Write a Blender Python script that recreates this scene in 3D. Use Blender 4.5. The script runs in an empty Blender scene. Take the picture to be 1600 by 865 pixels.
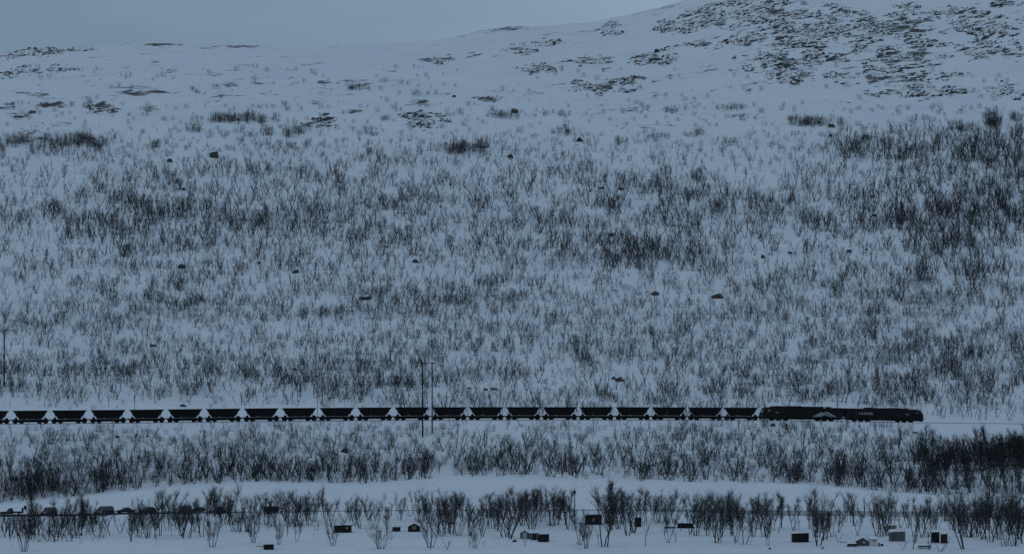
import bpy, bmesh, math, random
import numpy as np
from mathutils import Matrix, Vector

random.seed(7)
RNG = np.random.default_rng(7)
R = math.radians
SC = bpy.context.scene
COL = SC.collection

# ------------------------------------------------------------------ camera, sky, sun, exposure
F = 8340.0                       # focal length in pixels of the 1600 px wide photograph
PITCH = math.atan(167.5 / F)     # level horizon falls on row 600
cam_d = bpy.data.cameras.new('camera')
cam = bpy.data.objects.new('camera', cam_d)
COL.objects.link(cam)
cam.location = (0, 0, 0)
cam.rotation_euler = (math.pi / 2 + PITCH, 0, 0)
cam_d.sensor_width = 36.0
cam_d.lens = 36.0 * F / 1600.0
cam_d.clip_start = 1.0
cam_d.clip_end = 20000.0
SC.camera = cam

SUN_EL, SUN_AZ = R(18), R(245)   # low light behind thick cloud, behind the viewer's left shoulder
world = bpy.data.worlds.new('World')
SC.world = world
world.use_nodes = True
wn, wl = world.node_tree.nodes, world.node_tree.links
wn.clear()
w_out = wn.new('ShaderNodeOutputWorld')
w_bg = wn.new('ShaderNodeBackground')
w_bg.inputs['Strength'].default_value = 0.1
sky = wn.new('ShaderNodeTexSky')
sky.sky_type = 'NISHITA'
sky.sun_disc = False
sky.sun_elevation = SUN_EL
sky.sun_rotation = SUN_AZ
sky.altitude = 400
geo = wn.new('ShaderNodeTexCoord')
mapn = wn.new('ShaderNodeMapping')
mapn.inputs['Scale'].default_value = (13, 13, 40)
cl = wn.new('ShaderNodeTexNoise')
cl.inputs['Scale'].default_value = 1.0
cl.inputs['Detail'].default_value = 4.0
cl.inputs['Roughness'].default_value = 0.5
cr = wn.new('ShaderNodeValToRGB')
cr.color_ramp.elements[0].position = 0.2
cr.color_ramp.elements[0].color = (1.62, 2.45, 3.38, 1)
cr.color_ramp.elements[1].position = 0.8
cr.color_ramp.elements[1].color = (2.44, 3.41, 4.62, 1)
mx = wn.new('ShaderNodeMix')
mx.data_type = 'RGBA'
mx.inputs['Factor'].default_value = 0.95      # closed overcast over the clear sky
wl.new(geo.outputs['Generated'], mapn.inputs['Vector'])
wl.new(mapn.outputs['Vector'], cl.inputs['Vector'])
sepd = wn.new('ShaderNodeSeparateXYZ')
bank = wn.new('ShaderNodeMapRange')            # the cloud deck is thicker towards the west
bank.inputs['From Min'].default_value = -0.115
bank.inputs['From Max'].default_value = 0.05
bank.inputs['To Min'].default_value = -0.70
bank.inputs['To Max'].default_value = 0.24
wl.new(geo.outputs['Generated'], sepd.inputs[0])
wl.new(sepd.outputs['X'], bank.inputs['Value'])
addc = wn.new('ShaderNodeMath'); addc.operation = 'MULTIPLY_ADD'
addc.inputs[1].default_value = 0.85
wl.new(cl.outputs['Fac'], addc.inputs[0])
off = wn.new('ShaderNodeMath'); off.operation = 'ADD'; off.inputs[1].default_value = 0.25
clear = wn.new('ShaderNodeMapRange')           # and thins again beyond it
clear.inputs['From Min'].default_value = -0.2
clear.inputs['From Max'].default_value = -0.45
clear.inputs['To Min'].default_value = -0.70
clear.inputs['To Max'].default_value = 0.24
wl.new(sepd.outputs['X'], clear.inputs['Value'])
mxm = wn.new('ShaderNodeMath'); mxm.operation = 'MAXIMUM'
wl.new(bank.outputs['Result'], mxm.inputs[0]); wl.new(clear.outputs['Result'], mxm.inputs[1])
wl.new(mxm.outputs[0], off.inputs[0])
wl.new(off.outputs[0], addc.inputs[2])
wl.new(addc.outputs[0], cr.inputs['Fac'])
wl.new(sky.outputs['Color'], mx.inputs['A'])
wl.new(cr.outputs['Color'], mx.inputs['B'])
wl.new(mx.outputs['Result'], w_bg.inputs['Color'])
wl.new(w_bg.outputs['Background'], w_out.inputs['Surface'])

sun_d = bpy.data.lights.new('sun', 'SUN')
sun_d.energy = 0.16
sun_d.angle = R(18)
sun_d.color = (0.80, 0.90, 1.0)
sun = bpy.data.objects.new('sun', sun_d)
COL.objects.link(sun)
sdir = Vector((math.sin(SUN_AZ) * math.cos(SUN_EL), math.cos(SUN_AZ) * math.cos(SUN_EL), math.sin(SUN_EL)))
sun.rotation_euler = sdir.to_track_quat('Z', 'Y').to_euler()

vs = SC.view_settings
vs.view_transform = 'Standard'
vs.look = 'None'
vs.exposure = 0.0
vs.gamma = 1.0
vs.use_curve_mapping = False
SC.render.filter_size = 1.9
SC.cycles.use_denoising = False
SC.cycles.max_bounces = 6
SC.cycles.diffuse_bounces = 3
SC.cycles.transparent_max_bounces = 8
SC.cycles.volume_bounces = 0

# ------------------------------------------------------------------ small helpers
def tag(o, label=None, cat=None, group=None, kind=None):
    if label: o['label'] = label
    if cat: o['category'] = cat
    if group: o['group'] = group
    if kind: o['kind'] = kind
    return o

def empty(name, loc, rz=0.0):
    o = bpy.data.objects.new(name, None)
    COL.objects.link(o)
    o.location = loc
    o.rotation_euler = (0, 0, rz)
    o.empty_display_size = 0.5
    return o

def link(name, me, parent=None):
    o = bpy.data.objects.new(name, me)
    COL.objects.link(o)
    if parent is not None: o.parent = parent
    return o

def mesh_np(name, verts, faces, mat, smooth=False):
    me = bpy.data.meshes.new(name)
    me.from_pydata(verts if isinstance(verts, list) else verts.tolist(), [], faces if isinstance(faces, list) else faces.tolist())
    me.materials.append(mat)
    if smooth: me.polygons.foreach_set('use_smooth', [True] * len(me.polygons))
    me.update()
    return me

class MB:
    """collects shapes for ONE mesh"""
    def __init__(s): s.bm = bmesh.new()
    def box(s, c, d, rot=None, bevel=0.0):
        r = bmesh.ops.create_cube(s.bm, size=1.0)
        M = Matrix.Translation(c) @ (rot.to_4x4() if rot else Matrix.Identity(4)) @ Matrix.Diagonal((d[0], d[1], d[2], 1))
        bmesh.ops.transform(s.bm, matrix=M, verts=r['verts'])
        if bevel > 0:
            es = list({e for v in r['verts'] for e in v.link_edges})
            bmesh.ops.bevel(s.bm, geom=es, offset=bevel, segments=2, affect='EDGES', profile=0.5)
        return s
    def cyl(s, c, r, depth, axis='Z', seg=16, r2=None):
        rr = bmesh.ops.create_cone(s.bm, cap_ends=True, segments=seg, radius1=r, radius2=r if r2 is None else r2, depth=depth)
        M = Matrix.Translation(c)
        if axis == 'Y': M = M @ Matrix.Rotation(math.pi / 2, 4, 'X')
        if axis == 'X': M = M @ Matrix.Rotation(math.pi / 2, 4, 'Y')
        bmesh.ops.transform(s.bm, matrix=M, verts=rr['verts'])
        return s
    def bar(s, a, b, r, seg=8, r2=None):
        a, b = Vector(a), Vector(b)
        d = b - a
        rr = bmesh.ops.create_cone(s.bm, cap_ends=True, segments=seg, radius1=r, radius2=r if r2 is None else r2, depth=d.length)
        M = Matrix.Translation((a + b) / 2) @ d.to_track_quat('Z', 'Y').to_matrix().to_4x4()
        bmesh.ops.transform(s.bm, matrix=M, verts=rr['verts'])
        return s
    def prism(s, pts, y0, y1):
        """outline in x,z extruded along y"""
        n = len(pts)
        a = [s.bm.verts.new((p[0], y0, p[1])) for p in pts]
        b = [s.bm.verts.new((p[0], y1, p[1])) for p in pts]
        s.bm.faces.new(a); s.bm.faces.new(b[::-1])
        for i in range(n):
            j = (i + 1) % n
            s.bm.faces.new((a[i], b[i], b[j], a[j]))
        return s
    def loft(s, secs):
        """closed rings of equal count"""
        rings = [[s.bm.verts.new(p) for p in sec] for sec in secs]
        n = len(rings[0])
        for q in range(len(rings) - 1):
            for i in range(n):
                j = (i + 1) % n
                s.bm.faces.new((rings[q][i], rings[q][j], rings[q + 1][j], rings[q + 1][i]))
        s.bm.faces.new(rings[0][::-1]); s.bm.faces.new(rings[-1])
        return s
    def mesh(s, name, mat, smooth=False, bevel=0.0):
        if bevel > 0:
            bmesh.ops.bevel(s.bm, geom=list(s.bm.edges), offset=bevel, segments=2, affect='EDGES', profile=0.5, clamp_overlap=True)
        bmesh.ops.recalc_face_normals(s.bm, faces=list(s.bm.faces))
        me = bpy.data.meshes.new(name)
        s.bm.to_mesh(me); s.bm.free()
        me.materials.append(mat)
        if smooth:
            me.polygons.foreach_set('use_smooth', [True] * len(me.polygons))
        return me
    def build(s, name, mat, parent=None, smooth=False, bevel=0.0):
        return link(name, s.mesh(name, mat, smooth, bevel), parent)

# numpy gradient noise
_P = np.random.default_rng(3).permutation(512)
_P = np.concatenate([_P, _P, _P])
def perlin(x, y, seed=0):
    x = np.asarray(x, float) + seed * 17.31; y = np.asarray(y, float) + seed * 9.77
    xi = np.floor(x).astype(int); yi = np.floor(y).astype(int)
    xf = x - xi; yf = y - yi
    u = xf * xf * xf * (xf * (xf * 6 - 15) + 10); v = yf * yf * yf * (yf * (yf * 6 - 15) + 10)
    def g(ix, iy, dx, dy):
        h = _P[(_P[ix & 511] + iy) & 511]
        a = h * (2 * np.pi / 512)
        return np.cos(a) * dx + np.sin(a) * dy
    n00 = g(xi, yi, xf, yf); n10 = g(xi + 1, yi, xf - 1, yf)
    n01 = g(xi, yi + 1, xf, yf - 1); n11 = g(xi + 1, yi + 1, xf - 1, yf - 1)
    return ((n00 * (1 - u) + n10 * u) * (1 - v) + (n01 * (1 - u) + n11 * u) * v) * 1.5
def fbm(x, y, o=4, seed=0):
    t = 0; a = 1.0
    for i in range(o):
        t = t + a * perlin(x * 2 ** i, y * 2 ** i, seed + i * 3); a *= 0.5
    return t
def sstep(a, b, x):
    t = np.clip((np.asarray(x, float) - a) / (b - a), 0, 1)
    return t * t * (3 - 2 * t)

# ------------------------------------------------------------------ materials
def principled(name, col, rough=0.8, metal=0.0, spec=0.3, noise=0.0, nscale=3.0, bump=0.0, stretch=(1, 1, 1)):
    m = bpy.data.materials.new(name)
    m.use_nodes = True
    nt = m.node_tree
    b = nt.nodes['Principled BSDF']
    b.inputs['Base Color'].default_value = (*col, 1)
    b.inputs['Roughness'].default_value = rough
    b.inputs['Metallic'].default_value = metal
    b.inputs['Specular IOR Level'].default_value = spec
    if noise > 0 or bump > 0:
        tc = nt.nodes.new('ShaderNodeTexCoord'); mp = nt.nodes.new('ShaderNodeMapping')
        mp.inputs['Scale'].default_value = stretch
        n = nt.nodes.new('ShaderNodeTexNoise')
        n.inputs['Scale'].default_value = nscale; n.inputs['Detail'].default_value = 6
        nt.links.new(tc.outputs['Object'], mp.inputs['Vector'])
        nt.links.new(mp.outputs['Vector'], n.inputs['Vector'])
        if noise > 0:
            r = nt.nodes.new('ShaderNodeValToRGB')
            r.color_ramp.elements[0].position = 0.3; r.color_ramp.elements[1].position = 0.7
            r.color_ramp.elements[0].color = (*[c * (1 - noise) for c in col], 1)
            r.color_ramp.elements[1].color = (*[min(1, c * (1 + noise)) for c in col], 1)
            nt.links.new(n.outputs['Fac'], r.inputs['Fac'])
            nt.links.new(r.outputs['Color'], b.inputs['Base Color'])
        if bump > 0:
            bp = nt.nodes.new('ShaderNodeBump')
            bp.inputs['Strength'].default_value = bump; bp.inputs['Distance'].default_value = 0.1
            nt.links.new(n.outputs['Fac'], bp.inputs['Height'])
            nt.links.new(bp.outputs['Normal'], b.inputs['Normal'])
    return m

SNOWC = (0.80, 0.81, 0.83)
M = {}
M['snow_cap'] = principled('snow_cap', SNOWC, 0.7, spec=0.2, noise=0.03, nscale=2.0, bump=0.3)
M['bark'] = principled('birch_bark', (0.043, 0.044, 0.045), 0.9, spec=0.1, noise=0.35, nscale=6)
M['twig'] = principled('birch_twigs', (0.042, 0.043, 0.044), 0.9, spec=0.1)
M['wagon'] = principled('wagon_black', (0.0125, 0.0125, 0.0125), 0.8, spec=0.1, noise=0.35, nscale=1.2, stretch=(1, 1, 3))
M['iron'] = principled('dark_iron', (0.009, 0.009, 0.009), 0.8, spec=0.1, noise=0.3, nscale=3)
M['wheel'] = principled('wheel_steel', (0.02, 0.019, 0.018), 0.6, metal=0.3)
M['ore'] = principled('ore', (0.02, 0.018, 0.017), 0.95, spec=0.1, noise=0.4, nscale=5, bump=0.6)
M['loco'] = principled('loco_paint', (0.0105, 0.0105, 0.011), 0.6, spec=0.15, noise=0.3, nscale=0.8)
M['loco_roof'] = principled('loco_roof', (0.012, 0.012, 0.012), 0.8, spec=0.2, noise=0.3)
M['letter'] = principled('pale_lettering', (0.27, 0.275, 0.28), 0.7)
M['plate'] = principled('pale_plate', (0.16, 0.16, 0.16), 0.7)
M['ceramic'] = principled('pale_ceramic', (0.60, 0.60, 0.60), 0.5)
M['glass'] = principled('dark_glass', (0.04, 0.045, 0.05), 0.12, spec=0.6)
M['rail'] = principled('rail_steel', (0.05, 0.045, 0.042), 0.5, metal=0.5)
def road_material():
    """bare wet asphalt by the parked cars, grey packed slush further along"""
    m = bpy.data.materials.new('road_surface'); m.use_nodes = True
    nt = m.node_tree; N = nt.nodes; L = nt.links
    b = N['Principled BSDF']; b.inputs['Roughness'].default_value = 0.8; b.inputs['Specular IOR Level'].default_value = 0.15
    tc = N.new('ShaderNodeTexCoord'); sp = N.new('ShaderNodeSeparateXYZ'); L.new(tc.outputs['Object'], sp.inputs[0])
    mr = N.new('ShaderNodeMapRange'); mr.inputs['From Min'].default_value = -85; mr.inputs['From Max'].default_value = -55; L.new(sp.outputs['X'], mr.inputs['Value'])
    mp = N.new('ShaderNodeMapping'); mp.inputs['Scale'].default_value = (0.06, 0.8, 1); L.new(tc.outputs['Object'], mp.inputs['Vector'])
    n = N.new('ShaderNodeTexNoise'); n.inputs['Scale'].default_value = 1.0; n.inputs['Detail'].default_value = 6; L.new(mp.outputs['Vector'], n.inputs['Vector'])
    sl = N.new('ShaderNodeValToRGB')
    sl.color_ramp.elements[0].position = 0.3; sl.color_ramp.elements[0].color = (0.24, 0.24, 0.245, 1)
    sl.color_ramp.elements[1].position = 0.7; sl.color_ramp.elements[1].color = (0.52, 0.52, 0.53, 1)
    L.new(n.outputs['Fac'], sl.inputs['Fac'])
    mx = N.new('ShaderNodeMix'); mx.data_type = 'RGBA'; mx.inputs['A'].default_value = (0.045, 0.045, 0.046, 1)
    L.new(mr.outputs['Result'], mx.inputs['Factor']); L.new(sl.outputs['Color'], mx.inputs['B']); L.new(mx.outputs['Result'], b.inputs['Base Color'])
    return m
M['asphalt'] = road_material()
M['wood_grey'] = principled('weathered_wood', (0.075, 0.068, 0.06), 0.9, spec=0.1, noise=0.3, nscale=6, stretch=(1, 1, 0.2))
M['pole'] = principled('tarred_pole', (0.020, 0.018, 0.016), 0.9, spec=0.1, noise=0.3, nscale=4, stretch=(1, 1, 0.2))
M['pole_pale'] = principled('weathered_pole', (0.085, 0.08, 0.075), 0.9, spec=0.1, noise=0.3, nscale=4, stretch=(1, 1, 0.2))
M['galv'] = principled('galvanised', (0.20, 0.20, 0.20), 0.6, metal=0.3)
M['black_paint'] = principled('black_boards', (0.016, 0.015, 0.015), 0.85, spec=0.2, noise=0.3, nscale=5, stretch=(4, 4, 0.4))
M['brown_paint'] = principled('brown_boards', (0.030, 0.022, 0.018), 0.85, spec=0.2, noise=0.3, nscale=5, stretch=(4, 4, 0.4))
M['grey_paint'] = principled('grey_boards', (0.075, 0.078, 0.08), 0.8, spec=0.2, noise=0.2, nscale=5, stretch=(4, 4, 0.4))
M['bluegrey_paint'] = principled('blue_grey_boards', (0.10, 0.115, 0.125), 0.8, spec=0.2, noise=0.2, nscale=5, stretch=(4, 4, 0.4))
M['green_paint'] = principled('pale_green_boards', (0.16, 0.20, 0.18), 0.8, spec=0.2, noise=0.2, nscale=5, stretch=(4, 4, 0.4))
M['white_paint'] = principled('white_boards', (0.55, 0.55, 0.55), 0.7, spec=0.2, noise=0.1, nscale=5)
M['pale_paint'] = principled('pale_boards', (0.33, 0.33, 0.33), 0.7, spec=0.2, noise=0.15, nscale=5)
M['felt'] = principled('roofing_felt', (0.03, 0.03, 0.03), 0.9)
M['car_black'] = principled('black_car_paint', (0.012, 0.012, 0.014), 0.25, spec=0.5)
M['car_blue'] = principled('dark_blue_car_paint', (0.014, 0.018, 0.030), 0.25, spec=0.5)
M['car_grey'] = principled('grey_car_paint', (0.05, 0.053, 0.058), 0.3, metal=0.4, spec=0.5)
M['tyre'] = principled('tyre_rubber', (0.015, 0.015, 0.015), 0.9, spec=0.1)
M['rim'] = principled('wheel_rim', (0.18, 0.18, 0.18), 0.4, metal=0.6)
M['lamp'] = principled('lamp_lens', (0.35, 0.35, 0.36), 0.15, spec=0.6)
M['tail'] = principled('tail_lamp_lens', (0.10, 0.012, 0.010), 0.25, spec=0.5)

def ground_material():
    m = bpy.data.materials.new('snow_ground')
    m.use_nodes = True
    nt = m.node_tree; N = nt.nodes; L = nt.links
    b = N['Principled BSDF']
    b.inputs['Roughness'].default_value = 0.75
    b.inputs['Specular IOR Level'].default_value = 0.2
    tc = N.new('ShaderNodeTexCoord')
    at = N.new('ShaderNodeAttribute'); at.attribute_name = 'bare'
    # heath and stones blown free of snow, drawn by noise at the size of tussocks
    mr0 = N.new('ShaderNodeMapping'); mr0.inputs['Rotation'].default_value = (0, 0, R(-50))
    mp = N.new('ShaderNodeMapping'); mp.inputs['Scale'].default_value = (0.105, 0.17, 0.0)
    n1 = N.new('ShaderNodeTexNoise'); n1.inputs['Scale'].default_value = 1.0; n1.inputs['Detail'].default_value = 8; n1.inputs['Roughness'].default_value = 0.68
    L.new(tc.outputs['Object'], mr0.inputs['Vector']); L.new(mr0.outputs['Vector'], mp.inputs['Vector']); L.new(mp.outputs['Vector'], n1.inputs['Vector'])
    ad = N.new('ShaderNodeMath'); ad.operation = 'ADD'
    L.new(at.outputs['Fac'], ad.inputs[0]); L.new(n1.outputs['Fac'], ad.inputs[1])
    mr = N.new('ShaderNodeMapRange'); mr.interpolation_type = 'SMOOTHSTEP'
    mr.inputs['From Min'].default_value = 0.90; mr.inputs['From Max'].default_value = 1.03
    L.new(ad.outputs[0], mr.inputs['Value'])
    n2 = N.new('ShaderNodeTexNoise'); n2.inputs['Scale'].default_value = 0.9; n2.inputs['Detail'].default_value = 6
    L.new(tc.outputs['Object'], n2.inputs['Vector'])
    heath = N.new('ShaderNodeValToRGB')
    heath.color_ramp.elements[0].position = 0.35; heath.color_ramp.elements[0].color = (0.045, 0.043, 0.039, 1)
    heath.color_ramp.elements[1].position = 0.7; heath.color_ramp.elements[1].color = (0.13, 0.122, 0.11, 1)
    L.new(n2.outputs['Fac'], heath.inputs['Fac'])
    n3 = N.new('ShaderNodeTexNoise'); n3.inputs['Scale'].default_value = 0.03; n3.inputs['Detail'].default_value = 5
    L.new(tc.outputs['Object'], n3.inputs['Vector'])
    sn = N.new('ShaderNodeValToRGB')
    sn.color_ramp.elements[0].position = 0.3; sn.color_ramp.elements[0].color = (0.76, 0.775, 0.80, 1)
    sn.color_ramp.elements[1].position = 0.7; sn.color_ramp.elements[1].color = (0.82, 0.83, 0.84, 1)
    L.new(n3.outputs['Fac'], sn.inputs['Fac'])
    mx = N.new('ShaderNodeMix'); mx.data_type = 'RGBA'
    L.new(mr.outputs['Result'], mx.inputs['Factor']); L.new(sn.outputs['Color'], mx.inputs['A']); L.new(heath.outputs['Color'], mx.inputs['B'])
    L.new(mx.outputs['Result'], b.inputs['Base Color'])
    n4 = N.new('ShaderNodeTexNoise'); n4.inputs['Scale'].default_value = 0.35; n4.inputs['Detail'].default_value = 7; n4.inputs['Roughness'].default_value = 0.6
    L.new(tc.outputs['Object'], n4.inputs['Vector'])
    dm = N.new('ShaderNodeMapping'); dm.inputs['Scale'].default_value = (0.05, 0.11, 0.05); dm.inputs['Rotation'].default_value = (0, 0, R(12))
    n5 = N.new('ShaderNodeTexNoise'); n5.inputs['Scale'].default_value = 1.0; n5.inputs['Detail'].default_value = 3
    L.new(tc.outputs['Object'], dm.inputs['Vector']); L.new(dm.outputs['Vector'], n5.inputs['Vector'])
    bd = N.new('ShaderNodeBump'); bd.inputs['Strength'].default_value = 0.8; bd.inputs['Distance'].default_value = 3.0
    L.new(n5.outputs['Fac'], bd.inputs['Height'])
    bp = N.new('ShaderNodeBump'); bp.inputs['Strength'].default_value = 0.9; bp.inputs['Distance'].default_value = 0.6
    L.new(bd.outputs['Normal'], bp.inputs['Normal'])
    L.new(n4.outputs['Fac'], bp.inputs['Height']); L.new(bp.outputs['Normal'], b.inputs['Normal'])
    return m
M['ground'] = ground_material()

def rock_material():
    """dark stone; snow lies on whatever faces up"""
    m = bpy.data.materials.new('snowy_rock')
    m.use_nodes = True
    nt = m.node_tree; N = nt.nodes; L = nt.links
    b = N['Principled BSDF']; b.inputs['Roughness'].default_value = 0.9; b.inputs['Specular IOR Level'].default_value = 0.15
    tc = N.new('ShaderNodeTexCoord'); g = N.new('ShaderNodeNewGeometry')
    sp = N.new('ShaderNodeSeparateXYZ'); L.new(g.outputs['Normal'], sp.inputs[0])
    n = N.new('ShaderNodeTexNoise'); n.inputs['Scale'].default_value = 0.8; n.inputs['Detail'].default_value = 6
    L.new(tc.outputs['Object'], n.inputs['Vector'])
    mul = N.new('ShaderNodeMath'); mul.operation = 'MULTIPLY_ADD'; mul.inputs[1].default_value = 0.5; mul.inputs[2].default_value = -0.25
    L.new(n.outputs['Fac'], mul.inputs[0])
    ad = N.new('ShaderNodeMath'); ad.operation = 'ADD'; L.new(sp.outputs['Z'], ad.inputs[0]); L.new(mul.outputs[0], ad.inputs[1])
    mr = N.new('ShaderNodeMapRange'); mr.interpolation_type = 'SMOOTHSTEP'
    mr.inputs['From Min'].default_value = 0.80; mr.inputs['From Max'].default_value = 0.92
    L.new(ad.outputs[0], mr.inputs['Value'])
    rk = N.new('ShaderNodeValToRGB')
    rk.color_ramp.elements[0].position = 0.35; rk.color_ramp.elements[0].color = (0.036, 0.035, 0.033, 1)
    rk.color_ramp.elements[1].position = 0.7; rk.color_ramp.elements[1].color = (0.10, 0.094, 0.086, 1)
    L.new(n.outputs['Fac'], rk.inputs['Fac'])
    mx = N.new('ShaderNodeMix'); mx.data_type = 'RGBA'; mx.inputs['B'].default_value = (*SNOWC, 1)
    L.new(mr.outputs['Result'], mx.inputs['Factor']); L.new(rk.outputs['Color'], mx.inputs['A'])
    L.new(mx.outputs['Result'], b.inputs['Base Color'])
    return m
M['rock'] = rock_material()

# ------------------------------------------------------------------ the land
def ytrack(x):
    u = (np.asarray(x, float) - 800) / F
    return 1410.95 / (1 - 0.3195 * u)
TRACK_HEAD = math.atan(0.3195)
def lerp(pts, x):
    return np.interp(x, [p[0] for p in pts], [p[1] for p in pts])
V_RAIL = [(-500, 664.5), (0, 661.8), (200, 660), (400, 657.6), (600, 655.9), (800, 655.2), (1000, 655.2), (1190, 656), (1320, 657.6), (1440, 659.5), (1600, 661.4), (2100, 665)]
V_ROAD = [(-500, 806), (0, 803), (110, 802.5), (200, 800), (400, 798.5), (600, 796.3), (800, 795.5), (1000, 795.3), (1150, 796), (1330, 797.5), (1440, 799), (1600, 800), (2100, 803)]
ROAD_EXT = [(-500, 3.5), (0, 3.5), (200, 3), (400, 1.4), (800, 1.2), (1000, 1.8), (1120, 5), (1200, 8), (1400, 8), (1600, 8), (2100, 8)]
V_CREST = [(-500, 792), (0, 787), (60, 781), (110, 776), (200, 767), (300, 758), (400, 753), (550, 757), (620, 752), (700, 746), (800, 744), (900, 747), (1000, 751.5), (1150, 755), (1250, 756), (1330, 762), (1400, 770), (1500, 775), (1600, 777), (2100, 782)]
V_RIDGE = [(-500, 130), (-100, 90), (0, 84), (60, 77), (120, 73), (155, 71), (190, 67), (290, 68.5), (400, 69.5), (460, 71), (530, 67.5), (600, 66), (680, 60), (740, 49), (790, 41), (850, 40.5), (920, 33), (980, 21), (1030, 8), (1080, -6), (1200, -45), (1600, -130), (2100, -200)]
Y_ROAD0, Y_ROAD1 = 1281.0, 1290.0
Y_RIDGE = 2750.0

XS = np.unique(np.concatenate([np.arange(-500, -60, 20), np.arange(-60, 1660, 4), np.arange(1660, 2101, 20)])).astype(float)
YS = np.concatenate([np.arange(1150, 1480, 1.0), np.arange(1480, 2100, 2.0), np.arange(2100, 2960, 3.0)])
def zray(v, Y): return Y * np.tan(PITCH + np.arctan((432.5 - v) / F))

def base_columns(xs):
    yd = np.arange(1130, 3000, 1.0)
    out = np.zeros((len(yd), len(xs)))
    for i, x in enumerate(xs):
        T = float(ytrack(x)); vr = float(lerp(V_RAIL, x)); vd = float(lerp(V_ROAD, x)); ext = float(lerp(ROAD_EXT, x)); vc = float(lerp(V_CREST, x))
        dr = float(lerp(V_RIDGE, x)) - 65.0
        k = [(1130, 885), (1150, 878), (1176, 866), (1200, 847), (1245, 826), (1274, vd + ext + 6), (Y_ROAD0, vd + ext), (Y_ROAD1, vd), (1292.5, vd - 1.5),
             (1312, vc + 2), (1318, vc), (1328, vc - 1)]
        va = vc - 1; ya = 1328.0
        # benches between the snow bank and the railway
        Yb = T - 16
        for f_, g_ in ((0.30, 0.26), (0.42, 0.46), (0.62, 0.66), (0.75, 0.80)):
            k.append((ya + (Yb - ya) * f_, va + (vr + 9 - va) * g_))
        k += [(Yb, vr + 9), (T - 6.5, vr + 2.4), (T - 4.2, vr + 0.8), (T, vr + 0.6), (T + 4.5, vr + 0.4), (T + 7, vr - 0.4), (T + 17, vr - 10), (T + 40, vr - 28)]
        for yo, v in ((66, 600), (130, 550), (195, 500), (260, 450), (330, 400), (405, 350), (485, 300), (570, 250), (665, 200), (790, 150), (950, 113), (1150, 85)):
            w = float(sstep(600, 1339, yo))
            k.append((T + yo, v + w * dr))
        k = [p for p in k if p[0] < Y_RIDGE - 30]
        k.append((Y_RIDGE, 65 + dr))
        zz = [(a, float(zray(b, a))) for a, b in k]
        zr = zz[-1][1]
        zz += [(Y_RIDGE + 60, zr + 0.5), (Y_RIDGE + 250, zr - 25)]
        z = np.interp(yd, [p[0] for p in zz], [p[1] for p in zz])
        def smooth(a, n):
            ker = np.ones(n) / n
            p = np.pad(a, n // 2, mode='edge')
            return np.convolve(p, ker, 'valid')
        s1 = smooth(smooth(z, 9), 9)
        s2 = smooth(smooth(z, 61), 61)
        wl_ = sstep(T + 40, T + 160, yd)
        s = s1 * (1 - wl_) + s2 * wl_
        keep = np.maximum(1 - sstep(0, 6, np.maximum(Y_ROAD0 - 1 - yd, yd - Y_ROAD1 - 1)), 1 - sstep(0, 5, np.abs(yd - T) - 4.5))
        out[:, i] = z * keep + s * (1 - keep)
    return yd, out

xc = np.arange(-500, 2101, 20.0)
yd, zc = base_columns(xc)
# to the fine grid
zY = np.stack([np.interp(YS, yd, zc[:, i]) for i in range(len(xc))], 1)
ZG = np.stack([np.interp(XS, xc, zY[j]) for j in range(len(YS))], 0)
XW = (XS[None, :] - 800) / F * YS[:, None]
YW = np.repeat(YS[:, None], len(XS), 1)
TT = ytrack(XS)[None, :]
flat = np.maximum(1 - sstep(0, 8, np.maximum(Y_ROAD0 - 1 - YW, YW - Y_ROAD1 - 1)), 1 - sstep(0, 9, np.abs(YW - TT) - 5))
hill = sstep(20, 120, YW - TT)
front = 1 - sstep(1305, 1330, YW)
amp = (1 - flat) * (0.25 + 0.65 * sstep(1318, 1335, YW) * (1 - hill) + 1.10 * hill) * (1 - 0.45 * sstep(2000, 2500, YW))
bump = 1.5 * perlin(XW / 60, YW / 38, 1) + 0.9 * perlin(XW / 34, YW / 13, 2) + 0.40 * perlin(XW / 12, YW / 7, 4) + 0.16 * perlin(XW / 5, YW / 4, 5)
bump = np.where(front > 0.5, 0.5 * bump, bump)
ZG = ZG + amp * bump
# drifted ledges that run along the slope (a stream line, an old track)
def ledge(x0, x1, v0, v1, h, wdt):
    global ZG
    inx = sstep(x0 - 20, x0 + 20, XS) * (1 - sstep(x1 - 20, x1 + 20, XS))
    vv = np.interp(XS, [x0, x1], [v0, v1])
    for i in np.nonzero(inx > 0)[0]:
        elev = PITCH + math.atan((432.5 - vv[i]) / F)
        hit = np.argmax(ZG[:, i] / YS >= math.tan(elev))
        y0 = YS[hit] + 2.0 * perlin(np.array([XS[i] / 37.0]), np.array([3.3]))[0]
        d = YS - y0
        ZG[:, i] += inx[i] * h * np.where(d < 0, np.exp(-(d / wdt) ** 2), np.exp(-(d / (wdt * 0.3)) ** 2))
for a in ((-20, 250, 497, 482, 1.1, 10), (230, 480, 486, 491, 1.1, 10), (30, 260, 533, 541, 0.8, 8), (480, 690, 577, 579, 0.9, 9), (120, 330, 612, 600, 0.8, 6), (300, 480, 680, 680, 0.9, 7),
          (500, 660, 692, 690, 0.8, 6), (1380, 1620, 735, 738, 1.0, 6), (1150, 1300, 722, 728, 0.6, 6), (940, 1130, 618, 622, 0.6, 6), (700, 960, 607, 612, 0.6, 6), (1000, 1400, 470, 472, 0.6, 8)):
    ledge(*a)

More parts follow.
